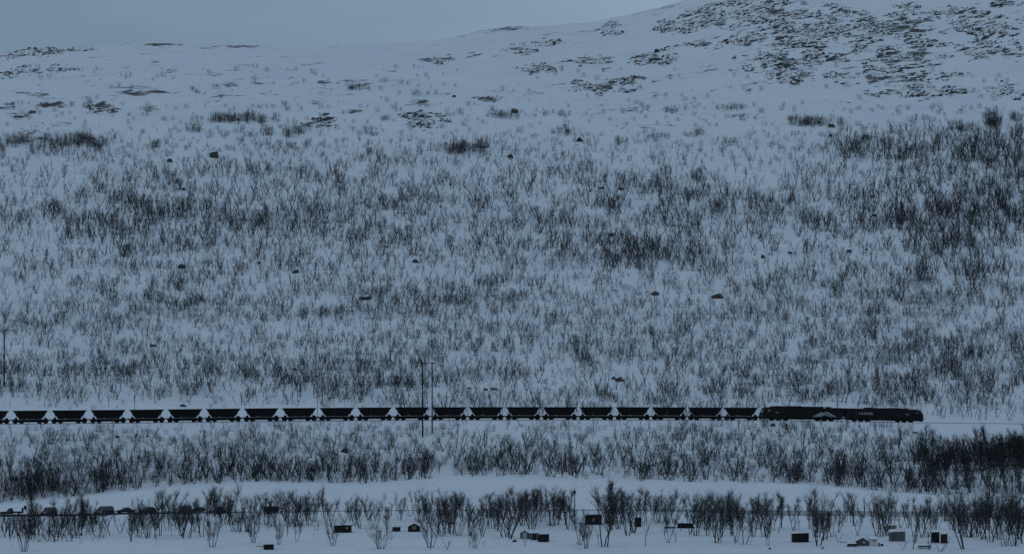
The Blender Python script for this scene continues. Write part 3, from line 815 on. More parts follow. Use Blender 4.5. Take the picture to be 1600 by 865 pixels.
# ------------------------------------------------------------------ ice-fishing huts and small things by the shore
def hut(name, label, cat, x0, x1, yt, yb, wall, roof='flat', snow=0.18, depth=None, rz=0.0, door=None, window=None, skids=True, extra=None, group='small fishing huts by the shore'):
    p = P((x0 + x1) / 2, yb)
    k = p.y / F
    w = (x1 - x0) * k; h = (yb - yt) * k
    d = depth or max(1.6, 0.75 * w)
    root = empty(name, (p.x, p.y + d / 2, p.z), rz)
    tag(root, label, cat, group)
    b0 = 0.14 if skids else -0.15
    wall_h = h - snow - 0.06
    rise = 0.0
    mb = MB()
    if roof == 'gable':          # gable end faces the shore
        rise = min(0.28 * w, 0.35 * h)
        mb.prism([(-w / 2, b0), (w / 2, b0), (w / 2, wall_h - rise), (0, wall_h), (-w / 2, wall_h - rise)], -d / 2, d / 2)
    elif roof == 'side':         # ridge runs along the shore
        rise = min(0.3 * d, 0.3 * h)
        mb.prism([(-d / 2, b0), (d / 2, b0), (d / 2, wall_h - rise), (0, wall_h), (-d / 2, wall_h - rise)], -w / 2, w / 2)
        bmesh.ops.rotate(mb.bm, verts=list(mb.bm.verts), cent=(0, 0, 0), matrix=Matrix.Rotation(math.pi / 2, 3, 'Z'))
    else:
        mb.prism([(-w / 2, b0), (w / 2, b0), (w / 2, wall_h), (-w / 2, wall_h - 0.04 * w)], -d / 2, d / 2)
    n = max(4, int(w / 0.28))
    for i in range(1, n): mb.box((-w / 2 + w * i / n, -d / 2 - 0.012, b0 + (wall_h - rise - b0) / 2), (0.04, 0.03, max(0.2, wall_h - rise - b0 - 0.06)))
    mb.build('wall', M[wall], root)
    ov = 0.14
    def slab(mbx, t0, t1, o):
        if roof == 'gable':
            for s in (-1, 1):
                mbx.prism([(0, wall_h + t0), (s * (w / 2 + o), wall_h - rise * (1 + 2 * o / w) + t0), (s * (w / 2 + o), wall_h - rise * (1 + 2 * o / w) + t1), (0, wall_h + t1 + 0.3 * (t1 - t0))], -d / 2 - o, d / 2 + o)
        elif roof == 'side':
            for s in (-1, 1):
                vs_ = []
                mbx.loft([[(X, s * 0.001, wall_h + t0), (X, s * (d / 2 + o), wall_h - rise * (1 + 2 * o / d) + t0), (X, s * (d / 2 + o), wall_h - rise * (1 + 2 * o / d) + t1), (X, s * 0.001, wall_h + t1 + 0.3 * (t1 - t0))] for X in (-w / 2 - o, w / 2 + o)])
        else:
            mbx.prism([(-w / 2 - o, wall_h - 0.04 * w + t0), (w / 2 + o, wall_h + t0), (w / 2 + o * 0.8, wall_h + t1 * 0.8), (w * 0.3, wall_h + t1), (-w * 0.3, wall_h + t1 * 1.02 - 0.02 * w), (-w / 2 - o * 0.8, wall_h - 0.04 * w + t1 * 0.8)], -d / 2 - o, d / 2 + o)
    rb = MB(); slab(rb, 0.004, 0.06, ov); ro = rb.build('roof', M['felt'], root)
    if snow > 0.03:
        sb = MB(); slab(sb, 0.064, 0.06 + snow, ov * 0.6); sb.build('roof_snow', M['snow_cap'], ro)
    if skids:
        for s in (-1, 1):
            r = MB(); r.prism([(-w / 2 - 0.35, 0.16), (-w / 2 - 0.1, -0.12), (w / 2 + 0.1, -0.12), (w / 2 + 0.35, 0.16), (w / 2 + 0.2, 0.18), (-w / 2 - 0.2, 0.18)], s * d * 0.35 - 0.06, s * d * 0.35 + 0.06); r.build('runner', M['wood_grey'], root)
    if window:
        kind, cx, cz, s, mat = window
        zc_ = b0 + (wall_h - b0) * cz; xw = cx * w
        if kind == 'ring':
            fr = MB()
            for q in range(20):
                a = q / 20 * 2 * math.pi; bb = (q + 1) / 20 * 2 * math.pi
                fr.bar((xw + s * math.cos(a), -d / 2 - 0.05, zc_ + s * math.sin(a)), (xw + s * math.cos(bb), -d / 2 - 0.05, zc_ + s * math.sin(bb)), 0.06, 6)
            wo = fr.build('window_frame', M['pale_paint'], root)
            pn = MB(); pn.cyl((xw, -d / 2 - 0.02, zc_), s * 0.95, 0.03, 'Y', 20); pn.build('pane', M['glass'], wo)
        else:
            fr = MB()
            for a in (-1, 1):
                fr.box((xw + a * s, -d / 2 - 0.04, zc_), (0.07, 0.07, 1.6 * s)); fr.box((xw, -d / 2 - 0.04, zc_ + a * 0.8 * s), (2 * s + 0.07, 0.07, 0.07))
            fr.box((xw, -d / 2 - 0.045, zc_), (0.05, 0.05, 1.6 * s))
            wo = fr.build('window_frame', M['pale_paint'], root)
            pn = MB(); pn.box((xw, -d / 2 - 0.02, zc_), (2 * s - 0.05, 0.03, 1.6 * s - 0.05)); pn.build('pane', M[mat], wo)
    if door:
        cx, dw, dh, mat = door
        hgt = dh * (wall_h - rise * 0.4 - b0)
        dr = MB(); dr.box((cx * w, -d / 2 - 0.035, b0 + 0.03 + hgt / 2), (dw * w, 0.05, hgt)); do = dr.build('door', M[mat], root)
        hn = MB(); hn.box((cx * w + dw * w * 0.36, -d / 2 - 0.08, b0 + hgt * 0.55), (0.05, 0.06, 0.16)); hn.build('handle', M['iron'], do)
    if extra: extra(root, w, d, wall_h, b0)
    return root

HUTS = [
 dict(name='fishing_hut', label='very low dark hut half buried in snow beside the shore, tail side', cat='hut', x0=412, x1=427, yt=849, yb=858, wall='black_paint', snow=0.05, skids=False, rz=R(8)),
 dict(name='fishing_hut', label='long low black hut half hidden behind a many-stemmed birch', cat='hut', x0=523, x1=548, yt=819, yb=831.5, wall='black_paint', snow=0.08, rz=R(-6), window=('sq', 0.3, 0.6, 0.22, 'glass')),
 dict(name='storage_box', label='small dark box with a snow lump on top beside the gabled hut', cat='box', x0=613, x1=625.5, yt=821, yb=829.5, wall='black_paint', snow=0.22, skids=False),
 dict(name='fishing_hut', label='dark gabled hut with a pale gable window in open snow', cat='hut', x0=637.5, x1=656.5, yt=816, yb=830, wall='black_paint', roof='gable', snow=0.16, skids=False, window=('sq', 0.0, 0.56, 0.42, 'bluegrey_paint')),
 dict(name='fishing_hut', label='grey gabled hut with a broad pale door, first in a close row of three', cat='hut', x0=814, x1=828.5, yt=827, yb=841, wall='grey_paint', roof='gable', snow=0.16, skids=False, rz=R(-14), door=(0.0, 0.5, 0.95, 'pale_paint')),
 dict(name='fishing_hut', label='small hut under thick roof snow with a dark doorway, middle of the row of three', cat='hut', x0=829.5, x1=841.5, yt=829, yb=843, wall='bluegrey_paint', roof='flat', snow=0.45, skids=False, rz=R(-14), door=(0.1, 0.5, 0.95, 'black_paint')),
 dict(name='fishing_hut', label='black hut with a low snow cap, last in the close row of three', cat='hut', x0=841.5, x1=857, yt=833, yb=846, wall='black_paint', roof='flat', snow=0.08, skids=False, rz=R(-14)),
 dict(name='fishing_hut', label='dark hut with a round ring window standing on runners under snow', cat='hut', x0=914.5, x1=940, yt=801.5, yb=819, wall='black_paint', roof='flat', snow=0.22, window=('ring', 0.0, 0.42, 0.33, 'glass')),
 dict(name='fishing_hut', label='narrow upright black hut between birches, locomotive side of the ring-window hut', cat='hut', x0=992, x1=1002, yt=807, yb=822.5, wall='black_paint', roof='flat', snow=0.06, skids=False),
 dict(name='fishing_hut', label='low black hut with sloping top and a long dark sledge base', cat='hut', x0=1059, x1=1083.5, yt=812, yb=824.5, wall='black_paint', roof='side', snow=0.10, skids=True),
 dict(name='fishing_hut', label='windowless black hut with a ragged snow cap on open snow', cat='hut', x0=1238.5, x1=1263, yt=830, yb=846.5, wall='black_paint', roof='flat', snow=0.30, skids=False, rz=R(7)),
 dict(name='fishing_hut', label='grey gabled hut with a small lit-looking window beside a white hut', cat='hut', x0=1338, x1=1357.5, yt=837, yb=852, wall='grey_paint', roof='gable', snow=0.34, skids=False, window=('sq', 0.12, 0.5, 0.24, 'white_paint')),
 dict(name='fishing_hut', label='white hut with one tiny dark window against the grey gabled hut', cat='hut', x0=1358, x1=1370.5, yt=837.5, yb=852, wall='white_paint', roof='side', snow=0.08, skids=False, window=('sq', 0.15, 0.66, 0.22, 'glass')),
 dict(name='fishing_hut', label='blue-grey hut carrying an even white slab of roof snow', cat='hut', x0=1390.5, x1=1414, yt=826, yb=845, wall='bluegrey_paint', roof='flat', snow=0.55, skids=False, rz=R(4), door=(-0.3, 0.22, 0.9, 'grey_paint')),
 dict(name='fishing_hut', label='pale green hut behind the blue-grey snow-topped hut', cat='hut', x0=1383, x1=1401, yt=819.5, yb=830, wall='green_paint', roof='flat', snow=0.12, skids=False),
 dict(name='fishing_hut', label='taller black upright hut of the pair under the dense birches', cat='hut', x0=1455.5, x1=1468, yt=830, yb=847, wall='black_paint', roof='flat', snow=0.05, skids=False),
 dict(name='fishing_hut', label='shorter brown upright hut of the pair under the dense birches', cat='hut', x0=1470.5, x1=1480.5, yt=833, yb=848, wall='brown_paint', roof='flat', snow=0.05, skids=False),
]
for hspec in HUTS: hut(**hspec)

def sledge(x0, x1, y, label, hgt, lift=0.35, rz=0):
    p = P((x0 + x1) / 2, y); k = p.y / F; w = (x1 - x0) * k
    root = empty('wooden_sledge', p, rz); tag(root, label, 'sledge', 'sledges in the snow')
    m = MB(); m.prism([(-w / 2, lift), (w / 2, lift), (w / 2 - 0.1, lift + hgt), (-w / 2 + 0.1, lift + hgt)], -0.6, 0.6); m.build('deck', M['black_paint'], root)
    s_ = MB(); s_.box((0.1, 0, lift + hgt + 0.06), (w * 0.7, 0.9, 0.1), bevel=0.03); s_.build('snow_layer', M['snow_cap'], root)
    for s in (-1, 1):
        r = MB(); r.prism([(-w / 2 - 0.2, 0.2), (-w / 2 + 0.1, -0.1), (w / 2, -0.1), (w / 2, 0.02), (-w / 2 + 0.2, 0.04)], s * 0.45 - 0.05, s * 0.45 + 0.05); r.build('runner', M['wood_grey'], root)
        for t in (-0.3, 0.3):
            q = MB(); q.bar((t * w, s * 0.45, 0), (t * w, s * 0.45, lift + 0.02), 0.05, 6); q.build('strut', M['wood_grey'], root)
sledge(1434, 1455, 856, 'dark upturned sledge in a bush below the two upright huts', 0.30, 0.3)
sledge(1039, 1055, 824.5, 'dark snow-topped sledge beside the low black hut', 0.22, 0.12)
sledge(1324, 1340, 853, 'grey box sledge in front of the grey gabled hut', 0.45, 0.15, R(-12))
def plank(x0, x1, y, label, r=0.07, tilt=0.0):
    p = P((x0 + x1) / 2, y); k = p.y / F; w = (x1 - x0) * k
    m = MB(); m.box((0, 0, 0.22), (w, 0.35, 2 * r), Matrix.Rotation(tilt, 3, 'Y'), bevel=0.01)
    o = m.build('loose_plank', M['wood_grey']); o.location = p
    tag(o, label, 'plank', 'loose planks in the snow')
plank(1312.5, 1323, 847.5, 'short dark plank lying on snow beyond the grey box sledge')
plank(400, 413, 854, 'dark plank leaning out of snow against the half-buried hut', tilt=R(6))

def fuel_can(x, y, w, h, label):
    p = P(x, y); k = p.y / F
    root = empty('fuel_drum', p); tag(root, label, 'drum')
    m = MB(); m.cyl((0, 0, h * k / 2), w * k / 2, h * k, 'Z', 16); m.build('barrel', M['black_paint'], root)
    r = MB(); r.cyl((0, 0, h * k * 0.66), w * k / 2 + 0.03, 0.05, 'Z', 16); r.cyl((0, 0, h * k * 0.33), w * k / 2 + 0.03, 0.05, 'Z', 16); r.build('rib', M['iron'], root)
    s = MB(); s.cyl((0, 0, h * k + 0.06), w * k / 2 * 0.95, 0.12, 'Z', 16); s.build('snow_lid', M['snow_cap'], root)
fuel_can(1373.5, 852.5, 2.4, 5.5, 'dark upright drum standing beside the white hut')
fuel_can(1378, 852, 4.5, 3.2, 'low wide dark drum with a snow lid next to the taller drum')

# tall post with a box among the birches, small road sign
def post_with_box(x, y, vt, label):
    p = P(x, y); h = float(zray(vt, p.y)) - p.z
    root = empty('box_post', p); tag(root, label, 'post')
    m = MB(); m.bar((0, 0, -0.4), (0, 0, h - 0.6), 0.12, 8, 0.09); m.build('post', M['pole'], root)
    b = MB(); b.box((0.0, 0, h - 0.35), (0.56, 0.5, 0.62), bevel=0.03); b.build('box', M['black_paint'], root)
    r = MB(); r.box((0, 0, h + 0.0), (0.7, 0.64, 0.07)); r.build('lid', M['felt'], root)
post_with_box(898, 806, 766.3, 'tall dark post carrying a small dark box above the birches')
def road_sign(x, y, vt, label):
    p = P(x, y); h = float(zray(vt, p.y)) - p.z
    root = empty('road_sign', p, R(20)); tag(root, label, 'road sign')
    m = MB(); m.bar((0, 0, -0.3), (0, 0, h - 0.1), 0.045, 8); m.build('post', M['galv'], root)
    b = MB(); b.box((0, -0.06, h - 0.5), (0.62, 0.03, 0.95), bevel=0.01); b.build('sign_panel', M['iron'], root)
    c = MB(); c.box((0, -0.02, h - 0.3), (0.4, 0.05, 0.06)); c.box((0, -0.02, h - 0.75), (0.4, 0.05, 0.06)); c.build('bracket', M['galv'], root)
road_sign(39.2, 804, 789, 'small dark road sign seen from behind beside the flatbed pickup')

# ------------------------------------------------------------------ parked cars
def car_wheel(root, x, y, r=0.33):
    m = MB(); m.cyl((0, 0, 0), r, 0.22, 'Y', 20); t = m.build('wheel', M['tyre'], root); t.location = (x, y, r)
    q = MB(); q.cyl((0, (-1 if y < 0 else 1) * 0.115, 0), r * 0.62, 0.02, 'Y', 14); q.build('rim', M['rim'], t)

def car(kind, x, y, rz, paint, label, size=1.0):
    p = P(x, y)
    name = {'flatbed': 'flatbed_pickup', 'van': 'minivan', 'suv': 'offroad_car', 'hatch': 'hatchback_car', 'sedan': 'saloon_car', 'estate': 'estate_car'}[kind]
    root = empty(name, (p.x, p.y + 0.9, float(ground_z(p.x, p.y + 0.9)) + 0.03), rz)
    root.scale = (size,) * 3
    tag(root, label, {'flatbed': 'pickup', 'van': 'van'}.get(kind, 'car'), 'vehicles parked along the road')
    Lh, W = {'flatbed': (2.9, 0.95), 'van': (2.25, 0.9), 'suv': (2.2, 0.9), 'hatch': (2.0, 0.85), 'sedan': (2.3, 0.88), 'estate': (2.3, 0.88)}[kind]
    belt = {'flatbed': 0.98, 'van': 1.05, 'suv': 1.1, 'hatch': 0.92, 'sedan': 0.9, 'estate': 0.92}[kind]
    top = {'flatbed': 1.75, 'van': 1.92, 'suv': 1.85, 'hatch': 1.5, 'sedan': 1.44, 'estate': 1.5}[kind]
    cab = {'flatbed': (-1.15, -0.55, 0.35, 0.55), 'van': (-1.7, -0.95, 1.9, 2.2), 'suv': (-1.05, -0.45, 1.85, 2.1), 'hatch': (-1.0, -0.25, 1.35, 1.9), 'sedan': (-0.95, -0.2, 0.95, 1.6), 'estate': (-1.0, -0.25, 1.75, 2.15)}[kind]
    b = MB()
    low = [(-Lh, 0.42), (-Lh + 0.1, 0.26), (Lh - 0.1, 0.26), (Lh, 0.45), (Lh - 0.02, belt - 0.12), (Lh - 0.14, belt), (cab[0], belt), (-Lh + 0.35, belt - 0.16), (-Lh + 0.06, belt - 0.3)]
    if kind == 'flatbed':
        low = [(-Lh, 0.5), (-Lh + 0.1, 0.3), (0.6, 0.35), (0.6, belt), (cab[0], belt), (-Lh + 0.35, belt - 0.12), (-Lh + 0.05, belt - 0.3)]
    secs = []
    for yy, ins in ((-W, 0.06), (-W * 0.86, 0.0), (W * 0.86, 0.0), (W, 0.06)):
        secs.append([(px_ * (1 - ins * 0.3), yy, 0.6 + (pz - 0.6) * (1 - ins)) for px_, pz in low])
    b.loft(secs)
    bo = b.build('body', paint, root)
    g = MB()
    ring = lambda z, a, bb, w: [(a, -w, z), (bb, -w, z), (bb, w, z), (a, w, z)]
    g.loft([ring(belt - 0.01, cab[0], cab[3], W * 0.94), ring((belt + top) / 2, (cab[0] + cab[1]) / 2, (cab[2] + cab[3]) / 2, W * 0.88), ring(top - 0.05, cab[1], cab[2], W * 0.78), ring(top, cab[1] + 0.15, cab[2] - 0.12, W * 0.68)])
    g.build('cabin', paint, root)
    # side panes sit a little proud of the cabin's leaning sides
    wa, wb = W * 0.94, W * 0.78
    z0, z1 = belt + 0.06, top - 0.12
    def yat(z): return wa + (wb - wa) * (z - belt) / (top - 0.05 - belt) + 0.012
    def xf(z): return cab[0] + (cab[1] - cab[0]) * (z - belt) / (top - 0.05 - belt)
    def xr(z): return cab[3] + (cab[2] - cab[3]) * (z - belt) / (top - 0.05 - belt)
    n = {'flatbed': 1, 'van': 3, 'suv': 3, 'hatch': 2, 'sedan': 2, 'estate': 3}[kind]
    for s in (-1, 1):
        for q in range(n):
            f0, f1 = q / n + 0.03, (q + 1) / n - 0.03
            V = []
            for z, f_ in ((z0, f0), (z0, f1), (z1, f1), (z1, f0)):
                a, c = xf(z) + 0.10, xr(z) - 0.10
                V.append((a + (c - a) * f_, s * yat(z), z))
            link('side_window', mesh_np('side_window', V, [(0, 1, 2, 3)], M['glass']), root)
    for nm, fx_, dx_ in (('windscreen', xf, -0.012), ('rear_window', xr, 0.012)):
        V = [(fx_(z0) + dx_, -yat(z0) * 0.86, z0), (fx_(z0) + dx_, yat(z0) * 0.86, z0), (fx_(z1) + dx_, yat(z1) * 0.84, z1), (fx_(z1) + dx_, -yat(z1) * 0.84, z1)]
        link(nm, mesh_np(nm, V, [(0, 1, 2, 3)], M['glass']), root)
    for s in (-1, 1):
        hl = MB(); hl.box((-Lh + 0.03, s * W * 0.7, belt - 0.36), (0.12, 0.3, 0.16), bevel=0.03); hl.build('headlight', M['lamp'], root)
        if kind != 'flatbed':
            tl = MB(); tl.box((Lh - 0.03, s * W * 0.8, belt - 0.25), (0.1, 0.2, 0.28), bevel=0.02); tl.build('tail_light', M['tail'], root)
        wx = Lh * 0.62
        car_wheel(root, -wx, s * (W - 0.1)); car_wheel(root, wx, s * (W - 0.1))
        mi = MB(); mi.box((cab[0] + 0.25, s * (W + 0.08), belt + 0.12), (0.12, 0.18, 0.14), bevel=0.03); mi.build('mirror', paint, root)
    bp = MB(); bp.box((-Lh - 0.02, 0, 0.46), (0.16, 2 * W * 0.95, 0.22), bevel=0.04); bp.build('bumper', M['iron'], root)
    if kind == 'flatbed':
        d = MB(); d.box((1.75, 0, 0.78), (2.4, 2 * W + 0.1, 0.36)); d.build('cargo_bed', M['black_paint'], root)
        h = MB(); h.box((2.72, 0, 1.42), (0.45, 1.5, 0.85), bevel=0.04); h.build('tool_box', M['black_paint'], root)
    else:
        sn = MB(); sn.box(((cab[1] + cab[2]) / 2, 0, top + 0.03), (cab[2] - cab[1] - 0.35, W * 1.15, 0.06), bevel=0.025); sn.build('roof_snow', M['snow_cap'], root)
    return root
car('flatbed', 17, 805, R(4), M['car_black'], 'dark flatbed pickup with a box at the rear of its bed', 1.0)
car('suv', 75.5, 805, R(62), M['car_black'], 'tall black off-road car parked alone on the road between sign and van', 1.06)
car('van', 163.5, 805, R(56), M['car_blue'], 'dark high-roofed van with pale reflecting windows', 1.12)
car('sedan', 195, 801.5, R(24), M['car_black'], 'low dark saloon car behind the high-roofed van', 0.95)
car('hatch', 230, 801.5, R(34), M['car_grey'], 'dark grey hatchback behind slender birches, between saloon and off-road car', 1.0)
car('suv', 289.5, 802.5, R(70), M['car_black'], 'black off-road car almost covered by a dense birch clump', 1.0)
car('estate', 307, 800, R(30), M['car_grey'], 'grey estate car with an arched roof next to a birch clump', 0.85)
car('hatch', 339, 802.5, R(40), M['car_blue'], 'dark blue hatchback half hidden by thick birch stems', 1.0)

def box_trailer(x0, x1, yt, yb, label):
    p = P((x0 + x1) / 2, yb); k = p.y / F; w = (x1 - x0) * k; h = (yb - yt) * k
    root = empty('box_trailer', (p.x, p.y + 1.0, p.z), R(3)); tag(root, label, 'trailer', 'vehicles parked along the road')
    m = MB(); m.box((0, 0, h * 0.6), (w, 1.9, h * 0.75), bevel=0.03)
    for i in range(-3, 4): m.box((i * w / 7.5, -0.97, h * 0.6), (0.05, 0.04, h * 0.7))
    m.build('box', M['brown_paint'], root)
    s = MB(); s.box((0, 0, h * 0.98 + 0.05), (w * 0.97, 1.8, 0.08), bevel=0.03); s.build('roof_snow', M['snow_cap'], root)
    for sx in (-0.3, 0.3):
        for sy in (-0.8, 0.8): car_wheel(root, sx * w * 0.6, sy, 0.28)
    c = MB(); c.bar((w / 2, 0, 0.35), (w / 2 + 0.9, 0, 0.32), 0.05, 6); c.build('drawbar', M['iron'], root)
box_trailer(411.5, 435, 790.5, 802, 'dark brown box trailer parked on the road behind birch stems')

# ------------------------------------------------------------------ stones and outcrops
def column_name(x):
    for i, (a, b) in enumerate(WAGON_PX):
        if a <= x < b: return 'the %s ore wagon' % ORD[i + 1]
    if x < WAGON_PX[-1][0]: return 'the end of the train'
    if x < 1316.5: return 'the emblem locomotive'
    if x < 1441: return 'the leading locomotive'
    return 'the empty track ahead' if x < 1525 else 'the empty track farther ahead'

def lump(seed, w, d, h, n=3):
    bm = bmesh.new(); bmesh.ops.create_icosphere(bm, subdivisions=n, radius=1.0)
    rs = random.Random(seed)
    cuts = [(Vector((rs.uniform(-1, 1), rs.uniform(-1, 1), rs.uniform(-0.3, 1))).normalized(), rs.uniform(0.55, 0.85)) for _ in range(9)]
    for v in bm.verts:
        for nrm, dd in cuts:
            t = v.co.dot(nrm)
            if t > dd: v.co -= nrm * (t - dd)
        v.co *= 1 + 0.05 * math.sin(v.co.x * 9 + seed) * math.sin(v.co.y * 8)
    xs_ = [v.co.x for v in bm.verts]; zs_ = [v.co.z for v in bm.verts]
    for v in bm.verts:
        v.co = Vector((v.co.x * w / 2, v.co.y * d / 2, v.co.z * h * 0.75 + h * 0.18))
    me = bpy.data.meshes.new('boulder'); bm.to_mesh(me); bm.free(); me.materials.append(M['rock'])
    return me

STONES = [(284, 418, 13, 6), (462, 426, 11, 6), (571, 466, 21, 7), (648, 410, 10, 6), (955, 369, 8, 8), (1122, 464, 20, 8), (1024, 460, 12, 6), (1193, 403, 7, 7), (1234, 396, 7, 4), (1327, 393, 9, 5), (758, 609, 8, 4),
 (538, 706, 12, 9), (460, 577, 8, 3), (968, 595, 16, 8), (958, 592, 7, 5), (906, 221, 11, 7), (797, 246, 9, 6), (1207, 665, 9, 5), (1430, 676.5, 10, 4), (183, 683, 6, 4), (213, 681, 4, 5), (230, 682, 4, 4), (239, 541, 10, 4),
 (287, 297, 6, 6), (1300, 199, 11, 8), (941, 295, 8, 4), (970, 296, 9, 4), (804, 176, 14, 8), (334, 246, 17, 14), (265, 253, 9, 6), (1228, 664, 5, 3), (286, 635, 10, 5), (772, 608, 10, 4), (733, 607, 6, 3), (1366, 338, 8, 5),
 (1298, 213, 6, 4), (405, 412, 5, 5), (1410, 378, 4, 3), (1354, 391, 4, 4), (710, 152, 6, 4), (866, 70, 6, 5), (1026, 82, 9, 8), (1024, 97, 24, 8), (460, 71, 9, 5), (530, 68.5, 8, 5), (804, 846, 7, 5), (1203, 857, 5, 3), (1285, 856, 5, 3), (1517, 550, 7, 5), (1262, 498, 6, 3)]
bcount = {}
for i, (x, y, w_, h_) in enumerate(sorted(STONES, key=lambda t: -t[1])):
    p, ok = at([x], [y])
    if not ok[0]: continue
    p = Vector(p[0]); k = p.y / F
    o = link('boulder', lump(i * 13 + 5, w_ * k * 1.15, w_ * k * random.uniform(0.7, 1.0), h_ * k * 1.0))
    o.location = p; o.rotation_euler = (0, 0, random.uniform(-0.4, 0.4))
    c = column_name(x)
    if y > 780: where = 'on open snow by the shore, below ' + c
    elif y > 662: where = 'on the bank below ' + c
    else: where = 'on the slope above ' + c
    n = bcount.get(where, 0) + 1; bcount[where] = n
    size = 'broad' if w_ >= 12 else ('small' if w_ < 7 else 'dark')
    tag(o, '%s bare-faced boulder %s%s' % (size, where, '' if n == 1 else ', %s one up' % ORD[n]), 'boulder', 'boulders in the snow')

def outcrop(i, cx, cy, w_, h_, wt):
    q, ok = at([cx, cx, cx], [cy, cy + h_ / 2, cy - h_ / 2])
    if not ok[0] or not ok[1]: return None
    if not ok[2]: q[2] = q[0] + (q[0] - q[1]) * 0.5
    c = Vector(q[0]); k = c.y / F
    gr = 1.7 if w_ > 70 else 1.45
    W = w_ * k * gr; D = min(max(q[2][1] - q[1][1], 10) * gr, 200)
    nx = int(min(150, max(14, W / 0.5))); ny = int(min(150, max(14, D / 0.9)))
    gx = np.linspace(-W / 2, W / 2, nx); gy = np.linspace(-D / 2, D / 2, ny)
    GX, GY = np.meshgrid(gx, gy)
    X = GX + c.x; Y = GY + (q[1][1] + q[2][1]) / 2
    g = ground_z(X, Y)
    rr = np.sqrt((GX / (W / 2)) ** 2 + (GY / (D / 2)) ** 2)
    env = 0.72 - rr + 0.85 * fbm(GX / (0.18 * W + 4), GY / (0.25 * D + 4), 3, 90 + i) * np.clip(1.4 - rr, 0, 1)
    env = np.where(rr > 0.97, -2.0, env)
    s = i * 1.7
    th = R(40 + (i * 37) % 24) if cx > 600 else R(10 + (i * 29) % 20)
    a = GX * math.cos(th) + GY * math.sin(th); bb = -GX * math.sin(th) + GY * math.cos(th)
    rid = 1 - np.abs(fbm(a / 30, bb / 7.5, 4, 31 + s))
    blk = fbm(GX / 4.6, GY / 4.2, 3, 50 + s)
    hgt = 1.6 * (rid - 0.66) + 0.55 * blk + 1.0 * fbm(GX / 13, GY / 55 + GX / 60, 3, 71 + s) - 0.06
    hgt = hgt + 0.22 * fbm(GX / 1.7, GY / 1.9, 2, 120 + s)          # ledges
    z = g + np.clip(hgt, -0.6, 1.5) + np.clip(env * 1.6, -1.5, 0.35) - 0.30 - 0.25 * (1 - wt) + (0.25 if cy < 85 and cx < 1000 else 0.0)
    V = np.stack([X, Y, z], -1).reshape(-1, 3) - np.array([c.x, c.y, c.z])
    idx = np.arange(ny - 1)[:, None] * nx + np.arange(nx - 1)[None, :]
    Fq = np.stack([idx, idx + 1, idx + nx + 1, idx + nx], -1).reshape(-1, 4)
    o = link('rock_outcrop', mesh_np('rock_outcrop', V, Fq, M['rock']))
    o.location = c
    return o
oc = {}
for i, (cx, cy, w_, h_, wt, rk) in enumerate(sorted(BARE, key=lambda t: t[1])):
    if not rk: continue
    o = outcrop(i, cx, cy, w_, h_, wt)
    if o is None: continue
    c = column_name(cx); n = oc.get(c, 0) + 1; oc[c] = n
    form = 'wide' if w_ > 95 else ('small' if w_ < 45 else 'streaky')
    tag(o, '%s snow-streaked rock outcrop above %s, %s down from the skyline' % (form, c, ORD[n]), 'rock outcrop', 'rock outcrops on the high slope')

# ------------------------------------------------------------------ birches
def tubes(segs, sides):
    """segs: list of polylines [(point, radius), ...] -> verts, faces"""
    V = []; Fq = []
    for line in segs:
        base = len(V)
        n = len(line)
        for q, (p, r) in enumerate(line):
            d = (line[min(q + 1, n - 1)][0] - line[max(q - 1, 0)][0]).normalized()
            a = d.orthogonal().normalized(); b = d.cross(a)
            for s in range(sides):
                t = 2 * math.pi * s / sides
                V.append(tuple(p + (a * math.cos(t) + b * math.sin(t)) * r))
        for q in range(n - 1):
            for s in range(sides):
                s2 = (s + 1) % sides
                Fq.append((base + q * sides + s, base + q * sides + s2, base + (q + 1) * sides + s2, base + (q + 1) * sides + s))
    return V, Fq

